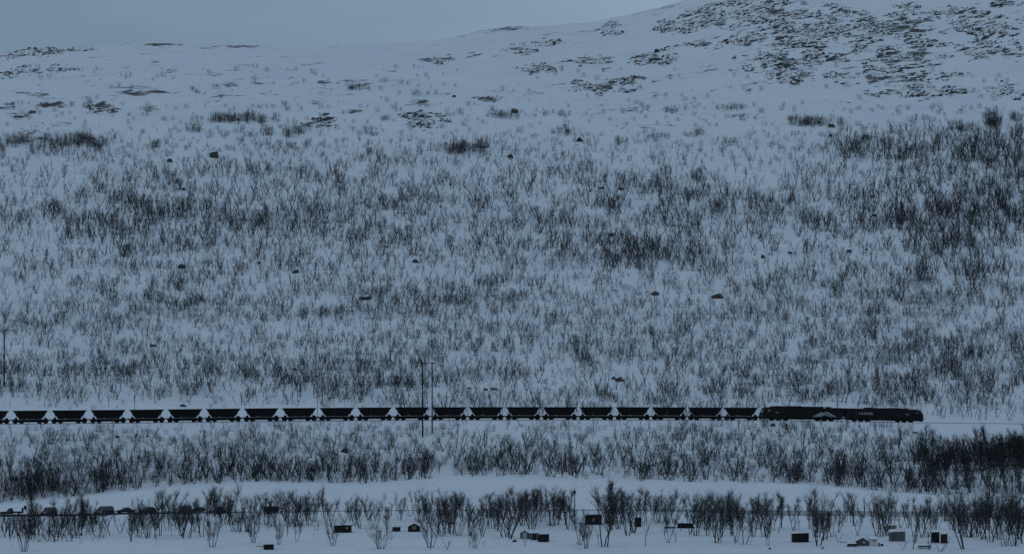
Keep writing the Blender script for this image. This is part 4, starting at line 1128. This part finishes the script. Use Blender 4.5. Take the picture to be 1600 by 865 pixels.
def grow(seed, n_stems, spread, branches, twigs, thick=1.0, lean=0.0, crook=0.035, reach=1.0, rise=1.0):
    """a leafless birch one metre tall; returns stems and crown polylines"""
    rs = random.Random(seed)
    stems, crown = [], []
    for s in range(n_stems):
        az = 2 * math.pi * (s + rs.uniform(-0.3, 0.3)) / n_stems
        out = spread * rs.uniform(0.55, 1.15) if n_stems > 1 else spread * rs.uniform(0, 0.5)
        H = rs.uniform(0.72, 1.0) if s else 1.0
        base = Vector((math.cos(az), math.sin(az), 0)) * min(0.012 * n_stems, 0.07) * rs.uniform(0.4, 1.3)
        pts = []
        K = 6
        wob = Vector((rs.uniform(-1, 1), rs.uniform(-1, 1), 0)) * crook
        for k in range(K + 1):
            t = k / K
            o = Vector((math.cos(az), math.sin(az), 0)) * out * H * (t ** 0.85)
            p = base + o + wob * math.sin(t * 5 + seed) + Vector((lean * t * t, 0, H * t))
            if k == 0: p.z = -0.04
            r = (0.0105 * (1 - t) ** 0.8 + 0.0020) * thick / (1 + 0.09 * (n_stems - 1))
            pts.append((p, r))
        stems.append(pts)
        for b in range(branches):
            t = rs.uniform(0.16, 0.97) ** 0.8
            f_ = t * K; i = min(int(f_), K - 1); p0 = pts[i][0].lerp(pts[i + 1][0], f_ - i)
            a2 = rs.uniform(0, 2 * math.pi)
            up = rise * rs.uniform(1.1, 2.5)
            L = reach * rs.uniform(0.12, 0.34) * (1.15 - 0.72 * t) * (1.25 if n_stems < 3 else 1.0)
            d = Vector((math.cos(a2), math.sin(a2), up)).normalized()
            d2 = (d + Vector((rs.uniform(-.35, .35), rs.uniform(-.35, .35), rs.uniform(0.1, .5)))).normalized()
            p1 = p0 + d * L * 0.55; p2 = p1 + d2 * L * 0.55
            r0 = 0.0042 * thick
            crown.append([(p0, r0), (p1, r0 * 0.75), (p2, r0 * 0.4)])
            for w in range(twigs):
                ft = rs.uniform(0.15, 1.0)
                q0 = p0.lerp(p1, ft * 2) if ft < 0.5 else p1.lerp(p2, ft * 2 - 1)
                a3 = rs.uniform(0, 2 * math.pi)
                e = (d2 * 0.9 + Vector((math.cos(a3), math.sin(a3), rs.uniform(-0.1, 0.9)))).normalized()
                l = rs.uniform(0.05, 0.15)
                e2 = (e + Vector((rs.uniform(-.4, .4), rs.uniform(-.4, .4), rs.uniform(-0.1, .4)))).normalized()
                crown.append([(q0, 0.0017 * thick), (q0 + e * l * 0.6, 0.0014 * thick), (q0 + e * l * 0.6 + e2 * l * 0.5, 0.0009 * thick)])
    return stems, crown

FORMS = [  # stems, spread, branches, twigs, lean, words
 (2, 0.10, 30, 11, 0.0, 'slender'), (2, 0.26, 26, 11, 0.14, 'leaning'), (3, 0.20, 22, 10, 0.0, 'three-stemmed'), (3, 0.30, 22, 10, -0.08, 'forked'),
 (5, 0.24, 15, 9, 0.0, 'upright'), (5, 0.34, 15, 9, 0.06, 'spreading'), (7, 0.28, 12, 8, 0.0, 'vase-shaped'), (8, 0.34, 11, 8, 0.0, 'many-stemmed'), (12, 0.62, 7, 6, 0.0, 'bushy'), (4, 0.15, 18, 10, 0.03, 'narrow')]
PROTO = []
for q, (ns, sp, br, tw, ln, words) in enumerate(FORMS * 3):
    st, crw = grow(100 + q, ns, sp * (0.85 + 0.15 * (q // 10)), int(br * 0.9), int(tw * 0.95), 1.05, ln, 0.06)
    v, f_ = tubes(st, 6); tm = mesh_np('trunk', v, f_, M['bark'], True)
    v, f_ = tubes(crw, 3); cm = mesh_np('crown', v, f_, M['twig'])
    PROTO.append((tm, cm, words))

H_PX = [(190, 8), (230, 11), (260, 13), (300, 17), (350, 18), (400, 17), (450, 14), (500, 13), (560, 14), (600, 16), (650, 16), (680, 18), (700, 23), (740, 27), (775, 27)]
# density digits, one row per 20 px from y = 200, one column per 80 px
DENS = {
 210: '11100221011010012466', 230: '87431512441323324677', 250: '22212317443322225667', 270: '22446553334543123467', 290: '22563352345456223345', 310: '23434334563356444466',
 330: '45774446422455444466', 350: '56678663345436455677', 370: '34744556443455334464', 390: '24744545445785322453', 410: '43334444446586322353', 430: '43445555333345466566', 450: '24454455563334555667',
 470: '25664557766432356765', 490: '56666666665555655554', 510: '66523444555544555543', 530: '34434455466565556687', 550: '34554555555766556776', 570: '45557676452545555676', 590: '66656667763334555666',
 610: '55453555323344566666', 630: '23111345545655546655', 645: '00000000000000000333', 670: '22213231112346555300', 690: '45354653344456555530', 710: '44445554555556655766', 730: '54666665655555578999', 750: '66665555423455556566', 768: '65000000000000003566'}
rows_ = sorted(DENS); GRID = np.array([[int(c) for c in DENS[r]] for r in rows_], float)
def dens_at(x, y):
    """digit grid read smoothly; x, y arrays in photograph pixels"""
    fc = np.clip(x / 80.0 - 0.5, 0, 18.999); c0 = fc.astype(int); tx = fc - c0
    fr = np.clip(np.interp(y, rows_, np.arange(len(rows_))), 0, len(rows_) - 1.001); r0 = fr.astype(int); ty = fr - r0
    ty = np.where(np.abs(y - 655) < 16, np.round(ty), ty)
    return (GRID[r0, c0] * (1 - tx) + GRID[r0, c0 + 1] * tx) * (1 - ty) + (GRID[r0 + 1, c0] * (1 - tx) + GRID[r0 + 1, c0 + 1] * tx) * ty
cand = []
N_TRY = 90000
tx_ = RNG.uniform(-10, 1610, N_TRY); ty_ = RNG.uniform(200, 778, N_TRY)
dd_ = (dens_at(tx_, ty_) / 5) ** 1.35 * 5
mul_ = np.where(ty_ < 660, np.where(ty_ < 280, 6.4, np.where(ty_ > 450, 6.4, 5.6)) * np.where(ty_ < 300, 2.3, 2.5), 2.1 * 2.0) * (1 + 0.05 * dd_)
clump_ = fbm(tx_ / 40, ty_ / 12, 3, 5) + 0.6 * fbm(tx_ / 170, ty_ / 9, 2, 15)
want = dd_ * mul_ * np.clip(0.62 + np.where(ty_ < 660, 0.80, 0.55) * clump_, 0.05, 1.2) / 1600.0      # trees per square pixel
keep_ = RNG.uniform(0, 1, N_TRY) < want * (1620 * 578) / N_TRY
cand = list(zip(tx_[keep_], ty_[keep_]))
# the grove at the edge of the photograph is denser still
for _ in range(270):
    x = 1395 + 225 * RNG.uniform(0, 1) ** 0.36; cand.append((x, RNG.uniform(712, 737)))
# a close row along the top of the snow bank
for _ in range(900):
    x = RNG.uniform(-10, 1610)
    if perlin(np.array([x / 55.0]), np.array([2.7]))[0] > -0.25: cand.append((x, lerp(V_CREST, x) - 1 - 16 * RNG.uniform(0, 1) ** 1.3))
for _ in range(260):                      # close behind the line, seen through the gaps between wagons
    x = RNG.uniform(620, 1200); cand.append((x, lerp(V_RAIL, x) - RNG.uniform(5, 17)))
cand = np.array(cand)
def crest(x): return lerp(V_CREST, x)
def ok_px(x, y):
    vr = lerp(V_RAIL, x)
    if vr - 4 < y < vr + 5: return False
    if y > 700 and y > crest(x) - 0.5: return False
    if x > 1440 and vr - 2 < y < vr + 30: return False
    if 60 < x < 330 and vr - 12 < y < vr + 7: return False
    return True
TREES = []   # x, y, height px, form
rt = random.Random(11)
for x, y in cand:
    if not ok_px(x, y): continue
    h = lerp(H_PX, y) * rt.choice((0.4, 0.55, 0.7, 0.8, 0.9, 1.0, 1.1, 1.3))
    if x > 1250 and 240 < y < 440: h *= 1.2
    if x > 1290 and y <= 250: h *= 1.55
    if x > 1430 and y > 705 and y < 745: h *= rt.choice((0.7, 0.85, 1.0, 1.2, 1.5))
    TREES.append([x, y, h, rt.randrange(len(FORMS))])
ROADSIDE = [  # x, base row, top row, form
 (20,833,800,7),(38,861,808,7),(55,835,795,4),(75,830,790,2),(92,838,780,2),(100,836,790,4),(128,836,782,0),(120,840,800,4),(160,840,800,7),(150,838,798,7),(170,836,797,4),(205,845,785,2),(218,838,792,3),(230,840,790,4),(243,840,796,0),(250,836,770,0),
 (262,828,790,1),(290,840,772,7),(284,836,785,4),(315,838,776,2),(325,822,770,0),(332,854,806,6),(363,820,757,2),(375,830,790,4),(386,830,778,6),(396,847,800,6),(416,820,775,2),(431,818,768,4),(436,850,812,4),(458,822,765,7),(470,820,766,6),(482,820,774,4),(465,846,808,1),(506,808,762,3),
 (525,834,770,7),(536,832,768,4),(520,852,812,5),(562,825,775,3),(585,825,775,7),(596,857,818,8),(590,856,824,8),(626,812,772,4),(655,815,766,6),(680,828,768,7),(672,855,800,6),(697,832,768,6),(705,834,778,4),(720,803,768,0),(736,836,778,2),(742,856,816,6),(752,832,790,0),(770,825,770,5),(790,838,768,7),(800,841,775,4),
 (815,820,763,4),(830,826,758,6),(846,815,770,2),(861,821,764,6),(871,819,766,4),(886,826,764,2),(897,828,788,1),(906,851,798,3),(916,856,808,4),(925,808,764,4),(945,853,762,2),(936,850,826,2),(955,826,756,0),(966,826,760,4),(980,836,768,3),(990,832,763,2),(1008,853,822,6),(1032,816,768,7),(1045,847,800,3),
 (1042,815,764,6),(1056,816,768,7),(1080,834,774,2),(1087,836,782,4),(1104,826,768,7),(1121,847,772,6),(1112,826,778,2),(1128,838,780,0),(1143,836,770,2),(1151,846,790,2),(1166,850,792,1),(1176,838,780,3),(1196,838,774,4),(1200,852,812,1),(1236,832,772,7),(1240,828,776,2),(1255,834,792,4),(1278,852,768,3),(1276,838,772,6),
 (1290,842,790,4),(1285,844,800,2),(1300,838,794,2),(1322,815,773,0),(1334,821,776,0),(1342,836,790,1),(1375,838,772,7),(1386,836,764,7),(1378,826,776,6),(1396,834,764,4),(1430,846,790,3),(1441,839,776,2),(1451,838,788,4),(1427,858,826,8),(1452,858,832,8),(1470,861,836,8),(1476,838,776,6),(1482,848,774,7),(1504,857,768,3),(1512,838,782,7),(1521,838,772,7),
 (1536,842,768,2),(1548,846,780,6),(1560,842,776,7),(1571,852,790,5),(1585,852,786,4),(1592,842,770,7),(1598,848,780,4),(8,838,800,4),(45,830,796,2),(64,826,790,3),(1462,826,782,7),(1498,832,775,7),(1528,832,770,4),(1575,830,772,6),
 (1020,812,768,2),(1010,815,772,0),(1072,812,776,4),(1095,815,774,3),(1135,820,776,6),(1158,824,784,2),(1185,826,776,7),(1210,828,780,3),(1222,824,778,0),(1265,826,784,0),(1405,828,772,6),(1418,824,776,2),(950,812,764,7),(912,812,766,2),(838,812,768,0),(878,812,762,7),
 (660,822,776,2),(690,816,770,4),(705,818,772,7),(668,812,770,4),(640,806,776,2),(612,804,778,4),(575,812,778,2),(548,812,776,4),(515,822,780,1),(493,814,776,2),(446,812,778,0),(405,818,782,7),(424,822,784,7),(354,818,776,3),(345,818,782,2),(303,830,790,4),(276,826,786,2),(222,826,790,0),(210,832,798,7),(188,832,794,2),(140,830,792,7),(110,828,796,0),(84,830,798,4),(30,828,798,2),
 (762,820,776,4),(778,822,774,7),(806,818,772,6),(785,812,770,2),(972,818,768,7),(960,814,766,6),(1000,816,774,0)]
for x, b_, t_, fm in ROADSIDE: TREES.append([x, b_, (b_ - t_) * 0.98, fm])
BELT = {812: '55465453435554532456', 830: '76543332342223321356'}
for yrow, row in BELT.items():
    for c, ch in enumerate(row):
        for _ in range(RNG.poisson(int(ch) * 1.7)):
            x = c * 80 + RNG.uniform(0, 80)
            TREES.append([x, yrow + RNG.uniform(-7, 9), RNG.uniform(14, 44), rt.randrange(len(FORMS))])
for _ in range(70):
    x = rt.uniform(-4, 135); TREES.append([x, rt.uniform(818, 846), rt.uniform(14, 36), rt.randrange(len(FORMS))])
# small bushes in front
for _ in range(26):
    x = rt.uniform(0, 1600); TREES.append([x, rt.uniform(838, 860), rt.uniform(7, 18), rt.choice((5, 8, 6))])
TREES = [t for t in TREES if not any(a - 3 < t[0] < b + 3 and y0 - 1 < t[1] - 0 < y1 + 4 for a, b, y0, y1 in [(d['x0'], d['x1'], d['yt'], d['yb']) for d in HUTS])]
kept = []
for t in TREES:                            # the vehicles stand clear of the tallest stems
    if t[1] > 795 and any(a < t[0] < b for a, b in ((-5, 44), (60, 92), (147, 180), (184, 206))):
        t[2] = min(t[2], t[1] - 803)
        if t[2] < 6: continue
    kept.append(t)
TREES = kept
arr = np.array([(t[0], t[1]) for t in TREES])
pos, okp = at(arr[:, 0], arr[:, 1])
full = []
for t, p, o_ in zip(TREES, pos, okp):
    if o_: full.append((t[2], t, p))
full.sort(key=lambda a: -a[0])
IND, REST = full[:300], full[300:]

# labels: where each of the large birches stands
LAND = [(39, 'the small road sign'), (75, 'the lone black off-road car'), (163, 'the high-roofed van'), (195, 'the low saloon car'), (230, 'the dark grey hatchback'), (289, 'the birch-covered black car'), (339, 'the dark blue hatchback'), (423, 'the brown box trailer'),
        (535, 'the long low black hut'), (619, 'the snow-lump box'), (647, 'the gabled window hut'), (821, 'the pale-doored hut'), (849, 'the black row hut'), (898, 'the tall box post'), (927, 'the ring-window hut'), (997, 'the narrow upright hut'), (1071, 'the sloping-top hut'), (1250, 'the ragged-capped black hut'),
        (1347, 'the grey gabled hut'), (1402, 'the slab-snow hut'), (1462, 'the taller upright hut'), (1475, 'the shorter upright hut')]
items = []
for h, t, p in IND:
    if t[1] > crest(t[0]) + 1:
        lx, ln = min(LAND, key=lambda l: abs(l[0] - t[0])); side = 'locomotive side of' if t[0] >= lx else 'tail side of'
        items.append([ln, side, abs(t[0] - lx), h, t, p, 0])
    else:
        c = column_name(t[0]); band = 'straight below' if t[1] > lerp(V_RAIL, t[0]) else 'straight above'
        items.append([c, band, abs(t[1] - lerp(V_RAIL, t[0])), h, t, p, 1])
grp = {}
for it in items: grp.setdefault((it[0], it[1]), []).append(it)
bt = empty('dummy', (0, 0, 0)); bpy.data.objects.remove(bt)
for key, lst in grp.items():
    lst.sort(key=lambda a: a[2])
    for n, it in enumerate(lst, 1):
        ln, side, _, h, t, p, mid = it
        tm, cm, words = PROTO[t[3] + 10 * rt.randrange(3)]
        H = h * p[1] / F
        size = 'tall' if h > 52 else ('low' if h < 34 else 'middling')
        root = empty('birch_tree', Vector(p), rt.uniform(0, 6.28))
        k = rt.uniform(0.92, 1.1)
        root.scale = (H * k, H * k, H)
        rank = ORD[n] if n < len(ORD) else 'further'
        if mid: lab = '%s %s bare birch %s %s, %s out from the rails' % (size, words, side, ln, rank)
        else: lab = '%s %s bare birch, %s on the %s %s' % (size, words, rank, side, ln)
        tag(root, lab, 'birch', 'leafless birches nearest the shore and road')
        link('trunk', tm, root); link('crown', cm, root)

# everything smaller: one wood, instanced
TEMPL = bpy.data.collections.new('birch_templates')      # never linked to the scene
NT = 28
WOODF = [(1, 0.25, 11, 4, 0.0), (1, 0.3, 10, 4, 0.25), (2, 0.36, 7, 3, 0.1), (2, 0.42, 7, 3, -0.2), (3, 0.45, 5, 3, -0.1), (1, 0.35, 9, 3, -0.22), (3, 0.5, 5, 3, 0.0)]
for q in range(NT):
    fm = WOODF[q % 7]
    st, crw = grow(500 + q, fm[0], fm[1] * 1.2, fm[2], fm[3], 1.85, fm[4] * 1.3, 0.08, 1.25, 0.85)
    v1, f1 = tubes(st, 4); v2, f2 = tubes(crw, 3)
    me = mesh_np('birch_template', v1 + v2, f1 + [tuple(a + len(v1) for a in f) for f in f2], M['twig'])
    TEMPL.objects.link(bpy.data.objects.new('birch_template_%02d' % q, me))
SCRUBT = bpy.data.collections.new('scrub_templates')
for q in range(6):
    rs = random.Random(900 + q); segs = []
    for s in range(16):
        a = rs.uniform(0, 6.28); r_ = rs.uniform(0, 0.45); b0 = Vector((math.cos(a) * r_, math.sin(a) * r_, -0.05))
        tilt = rs.uniform(0.05, 0.5); hh = rs.uniform(0.55, 1.0)
        p1 = b0 + Vector((math.cos(a) * tilt * 0.4, math.sin(a) * tilt * 0.4, hh * 0.5)); p2 = p1 + Vector((math.cos(a) * tilt * 0.3 + rs.uniform(-.12, .12), rs.uniform(-.12, .12), hh * 0.5))
        segs.append([(b0, 0.010), (p1, 0.008), (p2, 0.004)])
        for w in range(4):
            q0 = p1.lerp(p2, rs.uniform(0, 0.9)); e = Vector((rs.uniform(-1, 1), rs.uniform(-1, 1), rs.uniform(0.6, 1.6))).normalized() * rs.uniform(0.12, 0.28)
            segs.append([(q0, 0.005), (q0 + e, 0.003)])
    v, f_ = tubes(segs, 3)
    SCRUBT.objects.link(bpy.data.objects.new('scrub_template_%02d' % q, mesh_np('scrub_template', v, f_, M['twig'])))

def scatter(name, pts, scl, rot, idx, coll, label, cat):
    me = bpy.data.meshes.new(name)
    me.from_pydata([tuple(p) for p in pts], [], [])
    for nm, tp, data in (('sc', 'FLOAT', scl), ('rot', 'FLOAT', rot), ('pick', 'INT', idx)):
        a = me.attributes.new(nm, tp, 'POINT'); a.data.foreach_set('value', np.asarray(data, np.int32 if tp == 'INT' else np.float32))
    o = link(name, me)
    ng = bpy.data.node_groups.new(name + '_scatter', 'GeometryNodeTree')
    ng.interface.new_socket('Geometry', in_out='INPUT', socket_type='NodeSocketGeometry')
    ng.interface.new_socket('Geometry', in_out='OUTPUT', socket_type='NodeSocketGeometry')
    gi = ng.nodes.new('NodeGroupInput'); go = ng.nodes.new('NodeGroupOutput')
    ip = ng.nodes.new('GeometryNodeInstanceOnPoints'); ci = ng.nodes.new('GeometryNodeCollectionInfo')
    ci.inputs['Collection'].default_value = coll; ci.inputs['Separate Children'].default_value = True; ci.inputs['Reset Children'].default_value = True
    def named(nm, dt):
        a = ng.nodes.new('GeometryNodeInputNamedAttribute'); a.data_type = dt; a.inputs['Name'].default_value = nm; return a
    s = named('sc', 'FLOAT'); r = named('rot', 'FLOAT'); k = named('pick', 'INT')
    cx = ng.nodes.new('ShaderNodeCombineXYZ'); ng.links.new(r.outputs['Attribute'], cx.inputs['Z'])
    ng.links.new(gi.outputs[0], ip.inputs['Points']); ng.links.new(ci.outputs[0], ip.inputs['Instance'])
    ip.inputs['Pick Instance'].default_value = True
    ng.links.new(k.outputs['Attribute'], ip.inputs['Instance Index'])
    ng.links.new(cx.outputs[0], ip.inputs['Rotation']); ng.links.new(s.outputs['Attribute'], ip.inputs['Scale'])
    ng.links.new(ip.outputs['Instances'], go.inputs[0])
    md = o.modifiers.new('scatter', 'NODES'); md.node_group = ng
    tag(o, label, cat, kind='stuff')
    return o
scatter('birch_wood', [p for _, t, p in REST], [h * p[1] / F for h, t, p in REST], RNG.uniform(0, 6.28, len(REST)), RNG.integers(0, NT, len(REST)), TEMPL, 'thin leafless birch wood covering the slope above and below the railway', 'birch wood')

# willow scrub on the high slope: x0, x1, base row, rows deep, how many, height px
SCRUB = [(307, 436, 192, 5, 75, 15), (272, 330, 207, 4, 16, 12), (340, 400, 214, 8, 14, 12), (410, 425, 214, 6, 6, 15), (440, 480, 214, 12, 22, 16), (225, 260, 232, 6, 9, 12), (0, 50, 228, 8, 26, 15), (50, 180, 230, 9, 46, 17), (120, 150, 222, 4, 14, 17), (290, 320, 146, 3, 9, 9), (330, 350, 136, 2, 5, 9),
 (538, 578, 141, 3, 20, 9), (640, 662, 148, 2, 5, 9), (755, 830, 185, 5, 24, 11), (845, 862, 180, 3, 5, 11), (870, 884, 182, 3, 4, 11), (855, 905, 212, 6, 16, 13), (1040, 1062, 176, 3, 14, 12), (1120, 1175, 172, 3, 18, 9), (1222, 1308, 197, 6, 48, 15), (1155, 1195, 190, 3, 6, 9), (1225, 1260, 188, 2, 8, 9),
 (1070, 1100, 214, 4, 7, 12), (1340, 1365, 220, 5, 10, 14), (1425, 1460, 190, 5, 8, 14), (1490, 1515, 205, 6, 12, 22), (1540, 1562, 200, 6, 20, 24), (1575, 1600, 190, 5, 10, 16), (990, 1010, 178, 2, 4, 8), (585, 612, 190, 4, 5, 10), (555, 590, 214, 5, 8, 13), (680, 760, 240, 6, 34, 16), (735, 765, 234, 5, 16, 20), (570, 585, 240, 3, 6, 12),
 (960, 985, 226, 5, 8, 14), (1000, 1050, 222, 8, 12, 14), (1085, 1110, 212, 4, 6, 13), (440, 450, 168, 2, 3, 10), (225, 240, 176, 2, 4, 9), (1440, 1500, 175, 10, 8, 10)]
sp = []
for x0, x1, y, dp, n, h in SCRUB:
    for _ in range(int(n * 0.8)):
        gx = min(max(rt.gauss(0.5, 0.27), -0.08), 1.08)
        sp.append((x0 + (x1 - x0) * gx, y - rt.uniform(0, dp) + rt.gauss(0, 1.5), h * rt.choice((0.4, 0.6, 0.75, 0.9, 1.1)) * (1.15 - abs(gx - 0.5) * 0.7)))
for _ in range(900): sp.append((rt.uniform(0, 1600), rt.uniform(165, 255) if rt.random() < 0.75 else rt.uniform(105, 175), rt.uniform(3, 10)))
for _ in range(3200):
    x, y = rt.uniform(-10, 1610), rt.uniform(225, 640)
    if ok_px(x, y) and rt.random() < 0.5 + 0.9 * float(perlin(np.array([x / 60.0]), np.array([y / 22.0]), 8)[0]): sp.append((x, y, rt.uniform(4, 10)))
for _ in range(1700):
    x, y = rt.uniform(-10, 1610), rt.uniform(664, 780)
    if ok_px(x, y): sp.append((x, y, rt.uniform(5, 15)))
sa = np.array(sp); pp, ok2 = at(sa[:, 0], sa[:, 1])
sel = [i for i in range(len(sp)) if ok2[i]]
scatter('willow_scrub', [pp[i] for i in sel], [sp[i][2] * pp[i][1] / F for i in sel], RNG.uniform(0, 6.28, len(sel)), RNG.integers(0, 6, len(sel)), SCRUBT, 'low bare willow scrub in patches along the upper tree line', 'scrub')
print('TREES', len(full), 'individual', len(IND), 'min px', IND[-1][0], 'scrub', len(sel), 'KS', KS)
